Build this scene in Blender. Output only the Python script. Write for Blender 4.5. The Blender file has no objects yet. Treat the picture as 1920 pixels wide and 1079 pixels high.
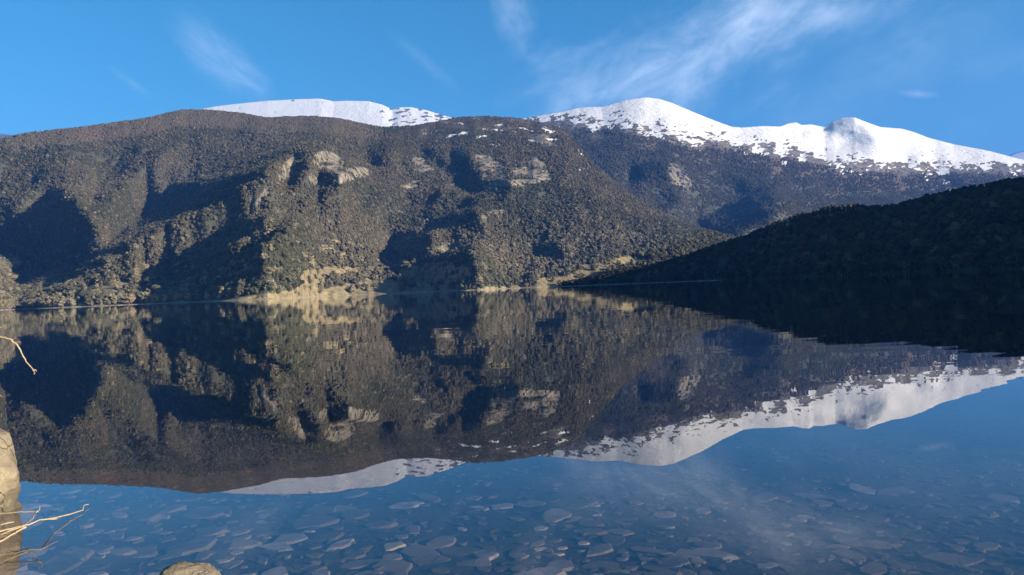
import bpy, bmesh, math, random
import numpy as np
from mathutils import Matrix, Vector

scene = bpy.context.scene
COL = scene.collection
R = math.radians

# ------------------------------------------------------------------ camera
F = 1423.0            # focal length in photo pixels (1920 wide)
ROLL = R(2.41)
H = 1.6               # eye height above the lake
cam_d = bpy.data.cameras.new("camera")
cam_d.sensor_width = 36.0
cam_d.lens = 36.0 * F / 1920.0
cam_d.clip_start = 0.05
cam_d.clip_end = 60000
cam = bpy.data.objects.new("camera", cam_d)
COL.objects.link(cam)
cam.matrix_world = Matrix.Translation((0, 0, H)) @ Matrix.Rotation(R(90), 4, 'X') @ Matrix.Rotation(-ROLL, 4, 'Z')
scene.camera = cam

# ------------------------------------------------------------------ light
SUN_AZ = R(115)        # clockwise from +Y
SUN_EL = R(15)
SUN = Vector((math.sin(SUN_AZ) * math.cos(SUN_EL), math.cos(SUN_AZ) * math.cos(SUN_EL), math.sin(SUN_EL)))
sd = bpy.data.lights.new("sun", 'SUN')
sd.energy = 5.0
sd.angle = R(0.5)
sd.color = (1.0, 0.87, 0.70)
so = bpy.data.objects.new("sun", sd)
so.rotation_euler = (-SUN).to_track_quat('-Z', 'Y').to_euler()
COL.objects.link(so)
scene.view_settings.view_transform = 'Standard'
scene.view_settings.look = 'None'
scene.view_settings.gamma = 1
scene.view_settings.use_curve_mapping = False
scene.view_settings.exposure = 1.45


def uq(px, py):
    """photo pixel -> (U, V): pixels along / above the true horizon"""
    dx, dy = px - 960.0, py - 539.5
    c, s = math.cos(ROLL), math.sin(ROLL)
    return dx * c - dy * s, -dx * s - dy * c


def uqa(pts):
    return np.array([uq(*p) for p in pts])


class NT:
    def __init__(self, tree):
        self.t = tree
        self.n = tree.nodes
        self.l = tree.links

    def node(self, typ, **kw):
        n = self.n.new(typ)
        ins = kw.pop('ins', {})
        for k, v in kw.items():
            setattr(n, k, v)
        for k, v in ins.items():
            self.set(n.inputs[k], v)
        return n

    def set(self, sock, v):
        if isinstance(v, bpy.types.NodeSocket):
            self.l.new(v, sock)
        else:
            sock.default_value = v

    def math(self, op, a, b=None, c=None, clamp=False):
        n = self.n.new('ShaderNodeMath')
        n.operation = op
        n.use_clamp = clamp
        self.set(n.inputs[0], a)
        if b is not None:
            self.set(n.inputs[1], b)
        if c is not None:
            self.set(n.inputs[2], c)
        return n.outputs[0]

    def noise(self, vec, scale, detail=4, rough=0.55, dist=0.0, color=False):
        n = self.n.new('ShaderNodeTexNoise')
        if vec is not None:
            self.l.new(vec, n.inputs['Vector'])
        n.inputs['Scale'].default_value = scale
        n.inputs['Detail'].default_value = detail
        n.inputs['Roughness'].default_value = rough
        n.inputs['Distortion'].default_value = dist
        return n.outputs['Color' if color else 'Fac']

    def ss(self, v, lo, hi, a=0.0, b=1.0):
        n = self.n.new('ShaderNodeMapRange')
        n.interpolation_type = 'SMOOTHSTEP'
        self.set(n.inputs['Value'], v)
        n.inputs['From Min'].default_value = lo
        n.inputs['From Max'].default_value = hi
        n.inputs['To Min'].default_value = a
        n.inputs['To Max'].default_value = b
        return n.outputs[0]

    def mix(self, f, a, b, blend='MIX'):
        n = self.n.new('ShaderNodeMix')
        n.data_type = 'RGBA'
        n.blend_type = blend
        self.set(n.inputs['Factor'], f)
        for key, v in ((6, a), (7, b)):
            if isinstance(v, tuple):
                v = (*v, 1.0) if len(v) == 3 else v
            self.set(n.inputs[key], v)
        return n.outputs[2]

    def mapping(self, vec, loc=(0, 0, 0), rot=(0, 0, 0), scale=(1, 1, 1), typ='POINT'):
        n = self.n.new('ShaderNodeMapping')
        n.vector_type = typ
        self.l.new(vec, n.inputs['Vector'])
        n.inputs['Location'].default_value = loc
        n.inputs['Rotation'].default_value = rot
        n.inputs['Scale'].default_value = scale
        return n.outputs[0]


# ------------------------------------------------------------------ world: clear sky with cirrus
world = bpy.data.worlds.new("World")
scene.world = world
world.use_nodes = True
w = NT(world.node_tree)
w.n.clear()
sky = w.node('ShaderNodeTexSky', sky_type='NISHITA')
sky.sun_disc = False
sky.sun_elevation = SUN_EL
sky.sun_rotation = SUN_AZ
sky.altitude = 800
sky.air_density = 1.0
sky.dust_density = 1.0
sky.ozone_density = 4.0
hs = w.node('ShaderNodeHueSaturation', ins={'Hue': 0.479, 'Saturation': 1.2, 'Value': 1.0, 'Color': sky.outputs[0]})
tc = w.node('ShaderNodeTexCoord')
sp = w.node('ShaderNodeSeparateXYZ', ins={0: tc.outputs['Generated']})
az = w.math('ARCTAN2', sp.outputs[0], sp.outputs[1])
el = w.math('ARCSINE', sp.outputs[2])
cv = w.node('ShaderNodeCombineXYZ', ins={0: az, 1: el, 2: 0.0}).outputs[0]


def azel(px, py):
    u, v = uq(px, py)
    a = math.atan2(u, F)
    return a, math.atan2(v, math.hypot(u, F))


def cloud(px, py, lx, ly, rot, nscale, stretch, lo, hi, strength, seed, nrot=None):
    """elliptic wisp at a direction; sizes in photo pixels, rotation counterclockwise"""
    a, e = azel(px, py)
    m = w.mapping(cv, (a, e, 0), (0, 0, R(rot)), (lx / F, ly / F, 1), 'TEXTURE')
    ln = w.node('ShaderNodeVectorMath', operation='LENGTH', ins={0: m}).outputs['Value']
    wob = w.noise(w.mapping(cv, (seed, seed * 2, 0), (0, 0, R(rot if nrot is None else nrot)), (1.8, 1, 1), 'TEXTURE'), 11, 7, 0.62)
    ln2 = w.math('ADD', ln, w.math('MULTIPLY', w.math('SUBTRACT', wob, 0.5), 3.0))
    mask = w.ss(ln2, -0.1, 1.15, 1.0, 0.0)
    nv = w.mapping(cv, (a + seed, e, seed), (0, 0, R(rot if nrot is None else nrot)), (stretch, 1, 1), 'TEXTURE')
    nz = w.noise(nv, nscale * 1.6, 8, 0.66, 0.8)
    return w.math('MULTIPLY', w.math('MULTIPLY', mask, w.ss(nz, lo, hi)), strength * (0.55 if lx < 130 else 0.9))


cl = [
    cloud(1280, 105, 340, 115, 17, 14, 2.2, 0.15, 0.9, 0.5, 1.3, 24),
    cloud(1385, 75, 150, 60, 35, 24, 2.2, 0.2, 0.8, 0.5, 4.1, 30),
    cloud(1150, 160, 150, 32, 12, 24, 3.0, 0.25, 0.8, 0.28, 2.2),
    cloud(1420, 8, 80, 38, 20, 26, 2.5, 0.2, 0.8, 0.45, 9.1),
    cloud(962, 30, 62, 40, -75, 24, 2.5, 0.15, 0.85, 0.5, 5.2, -60),
    cloud(400, 105, 110, 40, -38, 22, 3.0, 0.15, 0.85, 0.38, 6.3),
    cloud(448, 148, 48, 10, -22, 30, 3.0, 0.1, 0.6, 0.25, 3.3),
    cloud(250, 158, 45, 10, -35, 30, 3.0, 0.1, 0.8, 0.2, 7.3),
    cloud(800, 120, 80, 14, -40, 22, 3.0, 0.1, 0.9, 0.14, 8.3),
    cloud(1720, 176, 38, 9, -14, 30, 3.0, 0.1, 0.6, 0.5, 2.9),
    cloud(1750, 60, 420, 150, 15, 8, 2.0, 0.2, 0.9, 0.2, 3.9),
]
tot = cl[0]
for c_ in cl[1:]:
    tot = w.math('ADD', tot, c_)
far_c = w.math('MULTIPLY', w.ss(w.noise(w.mapping(cv, (0, 0, 0), (0, 0, 0.5), (3, 1, 1), 'TEXTURE'), 7, 6, 0.6), 0.55, 0.8),
               w.ss(el, 0.36, 0.6, 0.0, 0.3))
tot = w.math('ADD', tot, far_c, clamp=True)
skc = w.mix(tot, hs.outputs[0], (7.6, 8.6, 9.6))
bg = w.node('ShaderNodeBackground', ins={'Color': skc, 'Strength': 0.062})
wo = w.node('ShaderNodeOutputWorld')
w.l.new(bg.outputs[0], wo.inputs['Surface'])

# ------------------------------------------------------------------ numeric noise
rng = np.random.default_rng(7)
random.seed(7)


def perlin(x, y, seed=0):
    r = np.random.default_rng(seed)
    perm = r.permutation(1024)
    ang = r.uniform(0, 2 * np.pi, 1024)
    xi, yi = np.floor(x).astype(np.int64), np.floor(y).astype(np.int64)
    xf, yf = x - xi, y - yi
    sx = xf * xf * xf * (xf * (xf * 6 - 15) + 10)
    sy = yf * yf * yf * (yf * (yf * 6 - 15) + 10)

    def g(ix, iy, dx, dy):
        a = ang[perm[(perm[ix & 1023] + iy) & 1023]]
        return np.cos(a) * dx + np.sin(a) * dy
    n00 = g(xi, yi, xf, yf)
    n10 = g(xi + 1, yi, xf - 1, yf)
    n01 = g(xi, yi + 1, xf, yf - 1)
    n11 = g(xi + 1, yi + 1, xf - 1, yf - 1)
    return ((n00 * (1 - sx) + n10 * sx) * (1 - sy) + (n01 * (1 - sx) + n11 * sx) * sy) * 1.4


def fbm(x, y, octv=5, seed=0, gain=0.5, ridged=False):
    s, a, tot_ = 0, 1.0, 0
    for i in range(octv):
        n = perlin(x, y, seed + i * 17)
        if ridged:
            n = 1 - 2 * np.abs(n)
        s = s + a * n
        tot_ += a
        a *= gain
        x, y = x * 2.03 + 7.1, y * 2.03 + 3.7
    return s / tot_


def sstep(x, a, b):
    t = np.clip((x - a) / (b - a), 0, 1)
    return t * t * (3 - 2 * t)


def gblur(a, su, sv):
    for ax, s in ((1, su), (0, sv)):
        if s <= 0:
            continue
        r = int(3 * s) + 1
        k = np.exp(-0.5 * (np.arange(-r, r + 1) / s) ** 2)
        k /= k.sum()
        p = [(0, 0), (0, 0)]
        p[ax] = (r, r)
        ap = np.pad(a, p, mode='edge')
        out = np.zeros_like(a)
        n = a.shape[ax]
        for i, kk in enumerate(k):
            out += kk * (ap[:, i:i + n] if ax == 1 else ap[i:i + n, :])
        a = out
    return a


def inpoly(X, Y, poly):
    inside = np.zeros(X.shape, bool)
    n = len(poly)
    for i in range(n):
        x1, y1 = poly[i]
        x2, y2 = poly[(i + 1) % n]
        if y1 == y2:
            continue
        c = ((y1 > Y) != (y2 > Y)) & (X < (x2 - x1) * (Y - y1) / (y2 - y1) + x1)
        inside ^= c
    return inside


# relief grid (photo-pixel units along / above the horizon)
GS = 3.0
GU = np.arange(-1500, 1700, GS)
GV = np.arange(-12, 420, GS)
GX, GY = np.meshgrid(GU, GV)


def z1(*pts):      # from the first enlarged study of the photo
    return [(x / 2.4, 150 + y / 2.4) for x, y in pts]


def z2(*pts):
    return [(560 + x / 2.4, 150 + y / 2.4) for x, y in pts]


def z3(*pts):
    return [(1160 + x / 2.509, 150 + y / 2.509) for x, y in pts]


def raster(polys, wob=9.0, seed=3):
    wx = GX + wob * 2.2 * fbm(GX / 40, GY / 40, 5, seed, 0.6)
    wy = GY + wob * 1.6 * fbm(GX / 40, GY / 40, 5, seed + 50, 0.6)
    wx = wx + wob * 0.7 * fbm(GX / 13, GY / 13, 3, seed + 9)
    wy = wy + wob * 0.7 * fbm(GX / 13, GY / 13, 3, seed + 19)
    m = np.zeros(GX.shape)
    for it in polys:
        pts, s = (it, 1.0) if isinstance(it, list) else it
        m = np.maximum(m, inpoly(wx, wy, uqa(pts)) * s)
    return m


def sample(g, U, V):
    fu = np.clip((U - GU[0]) / GS, 0, len(GU) - 1.001)
    fv = np.clip((V - GV[0]) / GS, 0, len(GV) - 1.001)
    iu, iv = fu.astype(int), fv.astype(int)
    du, dv = fu - iu, fv - iv
    return (g[iv, iu] * (1 - du) * (1 - dv) + g[iv, iu + 1] * du * (1 - dv)
            + g[iv + 1, iu] * (1 - du) * dv + g[iv + 1, iu + 1] * du * dv)


RAY = math.tan(SUN_EL) / math.sin(SUN_AZ)     # how steeply sun rays cross the view


def relief(polys, y0, m0, margin, lim=6.0, iters=130, eps=1 / 420.0, lam=0.8):
    """gullies and spurs: solve for a depth field whose left flanks fall away more steeply than the
    sun's rays while every slope still climbs away from the viewer (alternating least squares)"""
    wt = raster(polys)
    m = wt > 0.3
    q = np.clip(GY, 0, 400) / F
    dDdV = y0 / (m0 * F * (1 - q / m0) ** 2)
    yb = y0 / (1 - q / m0)
    cot = -yb / F / math.tan(SUN_AZ)
    pv = 60
    npad = len(GV) + 2 * pv

    def pad(a, mode='edge'):
        return np.pad(a, ((pv, pv), (0, 0)), mode=mode)
    m, dDdV, cot, wt = pad(m.astype(float)) > 0.5, pad(dDdV), pad(cot), pad(wt)
    m[:pv - 2] = False
    m[-pv:] = False
    mg = margin * np.where(wt > 0.3, np.clip(1.8 * wt - 0.8, 0.05, 2.0), 1.0)
    base_e = RAY * dDdV
    kU = 2 * np.pi * np.fft.fftfreq(len(GU), GS)[None, :]
    kV = 2 * np.pi * np.fft.fftfreq(npad, GS)[:, None]
    ke = kU + RAY * kV
    den = ke ** 2 + lam * kV ** 2 + eps ** 2
    ge = np.where(m, -(base_e + cot + mg), 0.4)
    gv = np.zeros_like(ge)
    Bf = None
    for it in range(iters):
        Bf = (-1j * ke * np.fft.fft2(ge) - 1j * lam * kV * np.fft.fft2(gv)) / den
        be = np.real(np.fft.ifft2(1j * ke * Bf))
        bv = np.real(np.fft.ifft2(1j * kV * Bf))
        tgt = -(base_e + cot)
        ge = np.where(m, np.minimum(be, tgt - mg), np.maximum(be, tgt + 0.3 * mg))
        # push past the goal a little so the compromise still meets it
        ge = np.where(m, ge - 0.8 * np.maximum(be - (tgt - mg), 0), ge)
        ge = np.clip(ge, -lim * 2, lim)
        gv = np.clip(bv, -0.85 * dDdV, 5 * dDdV)
        gv = gv + 0.8 * np.maximum(-0.85 * dDdV - bv, 0)
    out = np.real(np.fft.ifft2(Bf))[pv:-pv]
    return out - out.mean()


gullies_main = [
    (z1((0, 370), (90, 320), (200, 300), (290, 290), (310, 330), (270, 400), (240, 450), (160, 480), (60, 540), (0, 500)), 0.6),
    (z1((560, 300), (640, 305), (720, 320), (770, 350), (740, 400), (600, 430), (540, 480), (480, 560), (455, 570), (430, 540), (450, 480), (520, 390)), 0.62),
    z1((0, 625), (140, 600), (235, 560), (262, 500), (300, 490), (370, 560), (395, 640), (460, 700), (430, 760), (340, 790), (300, 850), (230, 900), (160, 950), (110, 950), (100, 800), (0, 770)),
    (z1((640, 640), (690, 540), (790, 475), (900, 465), (1060, 390), (1190, 345), (1335, 308), (1325, 340), (1230, 400), (1190, 440), (1080, 500), (1020, 560), (900, 590),
       (780, 650), (680, 710), (600, 770), (500, 830), (330, 920), (250, 880), (330, 800), (480, 760), (560, 700)), 1.3),
    z1((1340, 306), (1400, 315), (1395, 380), (1375, 440), (1350, 490), (1290, 485), (1312, 430), (1325, 360)),
    (z1((760, 800), (860, 790), (880, 850), (760, 900), (640, 900), (660, 850)), 0.8),
    (z1((1110, 640), (1210, 600), (1190, 650), (1130, 720), (1040, 790), (980, 880), (900, 920), (780, 950), (760, 900), (860, 840), (960, 760), (1040, 680)), 1.25),
    z1((1110, 930), (960, 950), (1010, 860), (1110, 820), (1150, 740), (1230, 700), (1300, 640), (1290, 700), (1240, 790), (1230, 860), (1180, 930)),
    (z1((1440, 380), (1500, 400), (1530, 440), (1530, 490), (1450, 460)), 0.8),
    (z2((300, 290), (380, 265), (430, 330), (430, 400), (380, 400), (330, 370)), 0.66),
    (z2((530, 300), (620, 310), (700, 390), (770, 470), (830, 505), (760, 505), (690, 450), (600, 370)), 0.8),
    z2((700, 310), (770, 320), (790, 400), (840, 450), (960, 455), (960, 490), (830, 505), (740, 420)),
    (z2((460, 380), (520, 390), (490, 430), (460, 420)), 0.7),
    z2((400, 730), (500, 700), (570, 690), (610, 650), (700, 610), (820, 590), (820, 625), (700, 650), (620, 690), (590, 790), (540, 810), (440, 890), (405, 850)),
    z2((540, 880), (600, 820), (700, 800), (790, 760), (810, 850), (790, 920), (690, 930), (600, 905)),
    (z2((1090, 760), (1180, 740), (1200, 820), (1100, 815)), 0.66),
    (z2((500, 520), (640, 500), (760, 520), (640, 560), (500, 580)), 0.56),
]
gullies_far = [
    z3((50, 450), (120, 400), (225, 395), (235, 440), (250, 500), (150, 490), (60, 480)),
    (z3((150, 550), (230, 530), (320, 570), (200, 595)), 0.8),
    z3((360, 690), (440, 620), (560, 580), (720, 540), (790, 590), (720, 650), (620, 700), (520, 740), (400, 710)),
    (z3((540, 480), (640, 470), (740, 530), (690, 560), (560, 530)), 0.7),
    (z3((440, 320), (560, 330), (640, 400), (560, 420), (470, 370)), 0.5),
    (z3((760, 430), (900, 460), (1000, 520), (860, 530)), 0.4),
    (z3((120, 205), (200, 195), (250, 255), (130, 255)), 0.6),
    (z3((640, 270), (700, 290), (800, 340), (700, 330)), 0.5),
    z3((955, 232), (1040, 178), (1100, 178), (1140, 215), (1240, 262), (1120, 292), (1000, 262)),
    (z3((760, 215), (830, 212), (960, 235), (860, 250)), 0.8),
    (z3((1340, 350), (1400, 340), (1440, 390), (1370, 380)), 0.8),
]

YC_U, YC_Y, YC_M = [-120, 250, 500, 800, 1750], [2300, 2150, 2500, 3400, 4000], [0.56, 0.55, 0.55, 0.54, 0.5]
B_MAIN = relief(gullies_main, 1200.0, 0.55, 2.3)
B_FAR = relief(gullies_far, np.interp(GX, YC_U, YC_Y), np.interp(GX, YC_U, YC_M), 1.6, 20)

# ground-cover masks (what grows or lies there)
GRASS = gblur(raster([
    z1((370, 930), (560, 900), (690, 940), (680, 980), (480, 1000), (380, 970)),
    z1((900, 1000), (1000, 980), (1200, 958), (1400, 935), (1535, 945), (1535, 985), (1200, 990)),
    z1((1350, 840), (1430, 760), (1535, 720), (1640, 740), (1640, 880), (1480, 900), (1380, 890)),
    z1((180, 1010), (300, 980), (400, 1000), (380, 1030), (150, 1030)),
    z2((0, 850), (60, 760), (150, 710), (240, 720), (250, 830), (180, 860), (150, 900), (0, 985)),
    z2((60, 945), (330, 900), (420, 900), (480, 800), (540, 820), (600, 900), (720, 935), (500, 960), (60, 975)),
    z2((540, 860), (600, 820), (690, 800), (760, 850), (790, 900), (740, 930), (640, 930)),
    z2((1040, 920), (1100, 885), (1230, 880), (1300, 830), (1380, 820), (1470, 790), (1560, 790), (1570, 835), (1420, 860), (1260, 930), (1100, 935)),
    z2((820, 600), (900, 585), (970, 595), (900, 612), (820, 618)),
    z2((600, 790), (640, 740), (730, 715), (740, 735), (650, 780)),
    z2((1280, 600), (1320, 605), (1310, 625), (1280, 620)),
], 4), 1.5, 1.0)
ROCK = gblur(raster([
    z1((1130, 560), (1130, 520), (1190, 430), (1215, 450), (1200, 510), (1160, 580)),
    z1((1240, 430), (1280, 380), (1320, 330), (1330, 350), (1310, 440), (1260, 460)),
    z1((1390, 400), (1420, 400), (1470, 460), (1440, 480), (1390, 450)),
    z2((60, 340), (120, 310), (150, 320), (210, 360), (190, 400), (310, 390), (320, 430), (260, 450), (230, 450), (180, 470), (160, 430), (70, 380)),
    z2((510, 340), (560, 350), (610, 400), (600, 420), (520, 400)),
    z2((950, 400), (1060, 350), (1110, 380), (1145, 460), (1060, 470), (960, 480)),
    z2((800, 440), (900, 400), (950, 440), (950, 480), (830, 490)),
    z2((780, 330), (880, 340), (930, 400), (860, 440), (800, 400)),
    z2((1020, 250), (1100, 240), (1190, 300), (1170, 330), (1060, 280)),
    z2((620, 770), (650, 740), (730, 715), (720, 740), (650, 790)),
    z3((225, 400), (260, 385), (330, 450), (370, 490), (310, 520), (240, 480)),
    z3((20, 230), (230, 250), (330, 300), (100, 260)),
], 3.5), 1.0, 1.0)


def clip01(x):
    return np.clip(x, 0, 1)


# ------------------------------------------------------------------ terrain sheets
def curve(pts, U):
    p = uqa(pts)
    o = np.argsort(p[:, 0])
    return np.interp(U, p[o, 0], p[o, 1])


def make_grid_mesh(name, P, mask=None, smooth=True):
    nr, nc, _ = P.shape
    me = bpy.data.meshes.new(name)
    idx = np.arange(nr * nc).reshape(nr, nc)
    q = np.stack([idx[:-1, :-1], idx[:-1, 1:], idx[1:, 1:], idx[1:, :-1]], -1).reshape(-1, 4)
    nq = len(q)
    me.vertices.add(nr * nc)
    me.vertices.foreach_set('co', P.astype(np.float32).ravel())
    me.loops.add(nq * 4)
    me.loops.foreach_set('vertex_index', q.astype(np.int32).ravel())
    me.polygons.add(nq)
    me.polygons.foreach_set('loop_start', np.arange(0, nq * 4, 4, dtype=np.int32))
    me.polygons.foreach_set('loop_total', np.full(nq, 4, np.int32))
    me.polygons.foreach_set('use_smooth', np.full(nq, smooth))
    me.update(calc_edges=True)
    if mask is not None:
        at = me.color_attributes.new('cover', 'FLOAT_COLOR', 'POINT')
        at.data.foreach_set('color', mask.astype(np.float32).ravel())
    ob = bpy.data.objects.new(name, me)
    COL.objects.link(ob)
    return ob


def terrain(name, U, S, y0, m, bump, nr, fade=55.0, back=7, lift=None, top_round=0.16, below=-12.0, p=1.0, jag=0.0):
    """columns along the horizon, rows climbing the slope; returns the vertex grid in metres"""
    nc = len(U)
    if jag:
        S = S + jag * fbm(U / 13, U * 0 + 3.3, 4, 91)
    s = (np.arange(nr) / (nr - 1.0)) ** p
    UU = np.repeat(U[None, :], nr, 0)
    VV = s[:, None] * S[None, :]
    q = VV / F
    base = y0[None, :] / np.maximum(1 - q / m, 0.12)
    base = base * (1 + top_round * s[:, None] ** 6)
    y = base + bump(UU, VV, base) * (sstep(VV, 0, fade) if fade else 1.0)
    y = np.maximum.accumulate(y, axis=0) + 0.4 * np.arange(nr)[:, None]
    y = gblur(y, 1.6, 1.0)
    y[-1] = np.maximum(y[-1], y[-2] + 30)
    z = q * y
    x = UU / F * y
    P = np.stack([x, y, z], -1)
    # front rows dip below the lake, back rows fall away behind the skyline
    f1 = P[0].copy(); f1[:, 2] = -0.4; f1[:, 1] *= 0.995
    f2 = P[0].copy(); f2[:, 2] = below; f2[:, 1] *= 0.955
    rows = [f2, f1] + [P[i] for i in range(nr)]
    last = P[-1]
    for k in range(1, back + 1):
        r_ = last.copy()
        t = k / back
        r_[:, 1] = last[:, 1] + 1500 * t * (1 + 0.3 * t)
        r_[:, 0] = last[:, 0] * (r_[:, 1] / last[:, 1])
        r_[:, 2] = last[:, 2] * (1 - 0.04 * t - 0.75 * t * t) + 10 * fbm(r_[:, 0] / 300, r_[:, 1] / 300, 3, 5) * t
        rows.append(r_)
    G = np.stack(rows, 0)
    Vf = np.concatenate([VV[:1] * 0 - 3, VV[:1], VV, np.repeat(VV[-1:], back, 0) + 0], 0)
    Uf = np.repeat(U[None, :], G.shape[0], 0)
    return G, Uf, Vf, S


# --- main mountainside
U_A = np.arange(-1480, 640, 2.3)
sky_A = [(-700, 330), (-300, 275), (-100, 262), (0, 263), (60, 250), (130, 243), (210, 232), (270, 224), (310, 214), (345, 207), (400, 208), (450, 213), (500, 222),
         (540, 220), (590, 219), (640, 224), (680, 233), (720, 240), (760, 237), (800, 232), (850, 221), (900, 217),
         (960, 220), (1010, 229), (1045, 237), (1065, 250), (1085, 272), (1110, 305), (1150, 340), (1190, 372), (1240, 402),
         (1290, 425), (1340, 440), (1400, 452), (1460, 470), (1560, 500)]
S_A = curve(sky_A, U_A)
y0_A = np.interp(U_A, [-1500, -960, -640, -200, 100, 640], [780, 930, 1120, 1280, 1350, 1500])
y0_A = y0_A * (1 + 0.03 * fbm(U_A / 90, U_A * 0, 4, 12))
m_A = (0.55 + 0.05 * fbm(U_A / 260, U_A * 0 + 9, 3, 31))[None, :]


def diag(UU, VV, b):
    X, Z = UU / F * 2200, VV / F * 2200
    return X, Z


def bump_A(UU, VV, b):
    X, Z = diag(UU, VV, b)
    sh = -0.8 * np.tanh((UU - 60) / 420.0)
    wv = 60 * fbm(X / 260, Z / 260, 3, 40)
    Xs = X - sh * Z + wv
    k = b / 1900.0
    r1 = fbm(Xs / 330, Z / 700, 4, 60, ridged=True)
    r2 = fbm(X / 120 + 5, Z / 120, 4, 63)
    r3 = fbm(Xs / 75, Z / 190, 3, 66, ridged=True)
    soft = 0.55 + 0.45 * sstep(VV, 30, 150)
    return B_of_main(UU, VV) + k * soft * (-62 * r1 + 50 * r2 - 26 * r3)


def B_of_main(UU, VV):
    return sample(B_MAIN, UU, VV)


G_A, Uf_A, Vf_A, S_A = terrain("mountain", U_A, S_A, y0_A, m_A, bump_A, 330, jag=1.6, fade=0)


def cover_A(U, V, G):
    n = fbm(G[..., 0] / 60, G[..., 2] / 25, 4, 80)
    n2 = fbm(G[..., 0] / 160, G[..., 2] / 60, 4, 81)
    S = np.repeat(S_A[None, :], U.shape[0], 0)
    grass = sample(GRASS, U, V)
    grass = grass * np.maximum(sstep(V, 62, 40), sstep(fbm(U / 28, V / 5.5, 4, 83), -0.12, 0.12))
    # light ground shows in thin contour-following streaks low on the slope
    terr = sstep(V, 95, 25) * sstep(fbm(U / 60, V / 6.0, 4, 82) + 0.25 * n2, 0.08, 0.3) * 0.75
    grass = np.maximum(grass, terr)
    grass = np.maximum(grass, sstep(V, 9, 3) * 0.5)
    rock = sample(ROCK, U, V) * sstep(n, -0.45, 0.1)
    # a few bare crags
    rock = np.maximum(rock, 0.8 * sstep(n2, 0.42, 0.55) * sstep(V, 60, 140))
    dome = sstep(U, -200, -130) * sstep(U, 190, 120)
    Sd = S - V
    sn = fbm(G[..., 0] / 55, Sd / 7.0, 4, 84) + 0.35 * fbm(G[..., 0] / 14, Sd / 3.0, 3, 85)
    snow = dome * sstep(sn, 0.27, 0.33) * sstep(Sd, 95, 35) * sstep(Sd, 1, 6)
    bare = sstep(U, -200, -330) * sstep(Sd, 34, 26) * sstep(U, -1000, -640)
    bare = np.maximum(bare, dome * sstep(Sd, 50, 15) * 0.8)
    return clip01(grass), clip01(rock), clip01(snow), clip01(bare)


gA, rA, sA, bA = cover_A(Uf_A, Vf_A, G_A)
mask_A = np.stack([gA, rA, sA, bA], -1)

# --- snowy range behind on the right
U_C = np.arange(-120, 1750, 3.2)
sky_C = [(900, 235), (975, 223), (1010, 217), (1040, 212), (1060, 208), (1080, 203), (1100, 201), (1130, 200), (1170, 188), (1210, 182), (1235, 185),
         (1260, 193), (1300, 210), (1340, 226), (1370, 237), (1390, 239), (1430, 236), (1462, 237), (1478, 231), (1492, 229), (1502, 234), (1520, 233), (1545, 238),
         (1562, 227), (1580, 221), (1602, 220), (1625, 229), (1650, 238), (1690, 241), (1715, 248), (1740, 258), (1790, 271), (1850, 282), (1920, 300), (2020, 330),
         (2300, 400), (2800, 430)]
S_C = curve(sky_C, U_C)
y0_C = np.interp(U_C, YC_U, YC_Y)
m_C = np.interp(U_C, YC_U, YC_M)[None, :]


def bump_C(UU, VV, b):
    X, Z = UU / F * 5200, VV / F * 5200
    k = b / 5000.0
    wv = 140 * fbm(X / 700, Z / 700, 3, 140)
    Xs = X + 0.7 * Z + wv
    r1 = fbm(Xs / 750, Z / 1500, 4, 160, ridged=True)
    r2 = fbm(X / 260 + 5, Z / 260, 4, 163)
    r3 = fbm(X / 90, Z / 60, 3, 166)
    # steep left face of the far peak
    sc_ = np.repeat(S_C[None, :], UU.shape[0], 0) - VV
    cu, _ = uq(1612, 222)
    t_ = (cu + 0.9 * np.maximum(sc_, 0)) - UU
    t_ = t_ + 7 * fbm(UU / 25, VV / 14, 4, 777)
    face = np.where(t_ > 0, np.minimum(t_ / 85.0, np.maximum(1 - (t_ - 85) / 240.0, 0)), 0) * sstep(VV, 205, 245)
    return 300 * face + sample(B_FAR, UU, VV) + (-110 * r1 * sstep(VV, 330, 240) + 70 * r2 + 14 * r3) * k * (1 - 0.7 * sstep(np.abs(UU - cu + 30), 130, 70) * sstep(VV, 190, 230))


G_C, Uf_C, Vf_C, S_C = terrain("snowy_mountain", U_C, S_C, y0_C, m_C, bump_C, 230, top_round=0.10, back=6)
snowline_pts = [(900, 236), (1010, 230), (1060, 232), (1100, 236), (1150, 236), (1200, 250), (1250, 258), (1300, 272), (1340, 270), (1400, 276), (1440, 288),
                (1480, 292), (1520, 302), (1600, 314), (1700, 320), (1800, 318), (1920, 320), (2100, 340), (2700, 440)]


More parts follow.
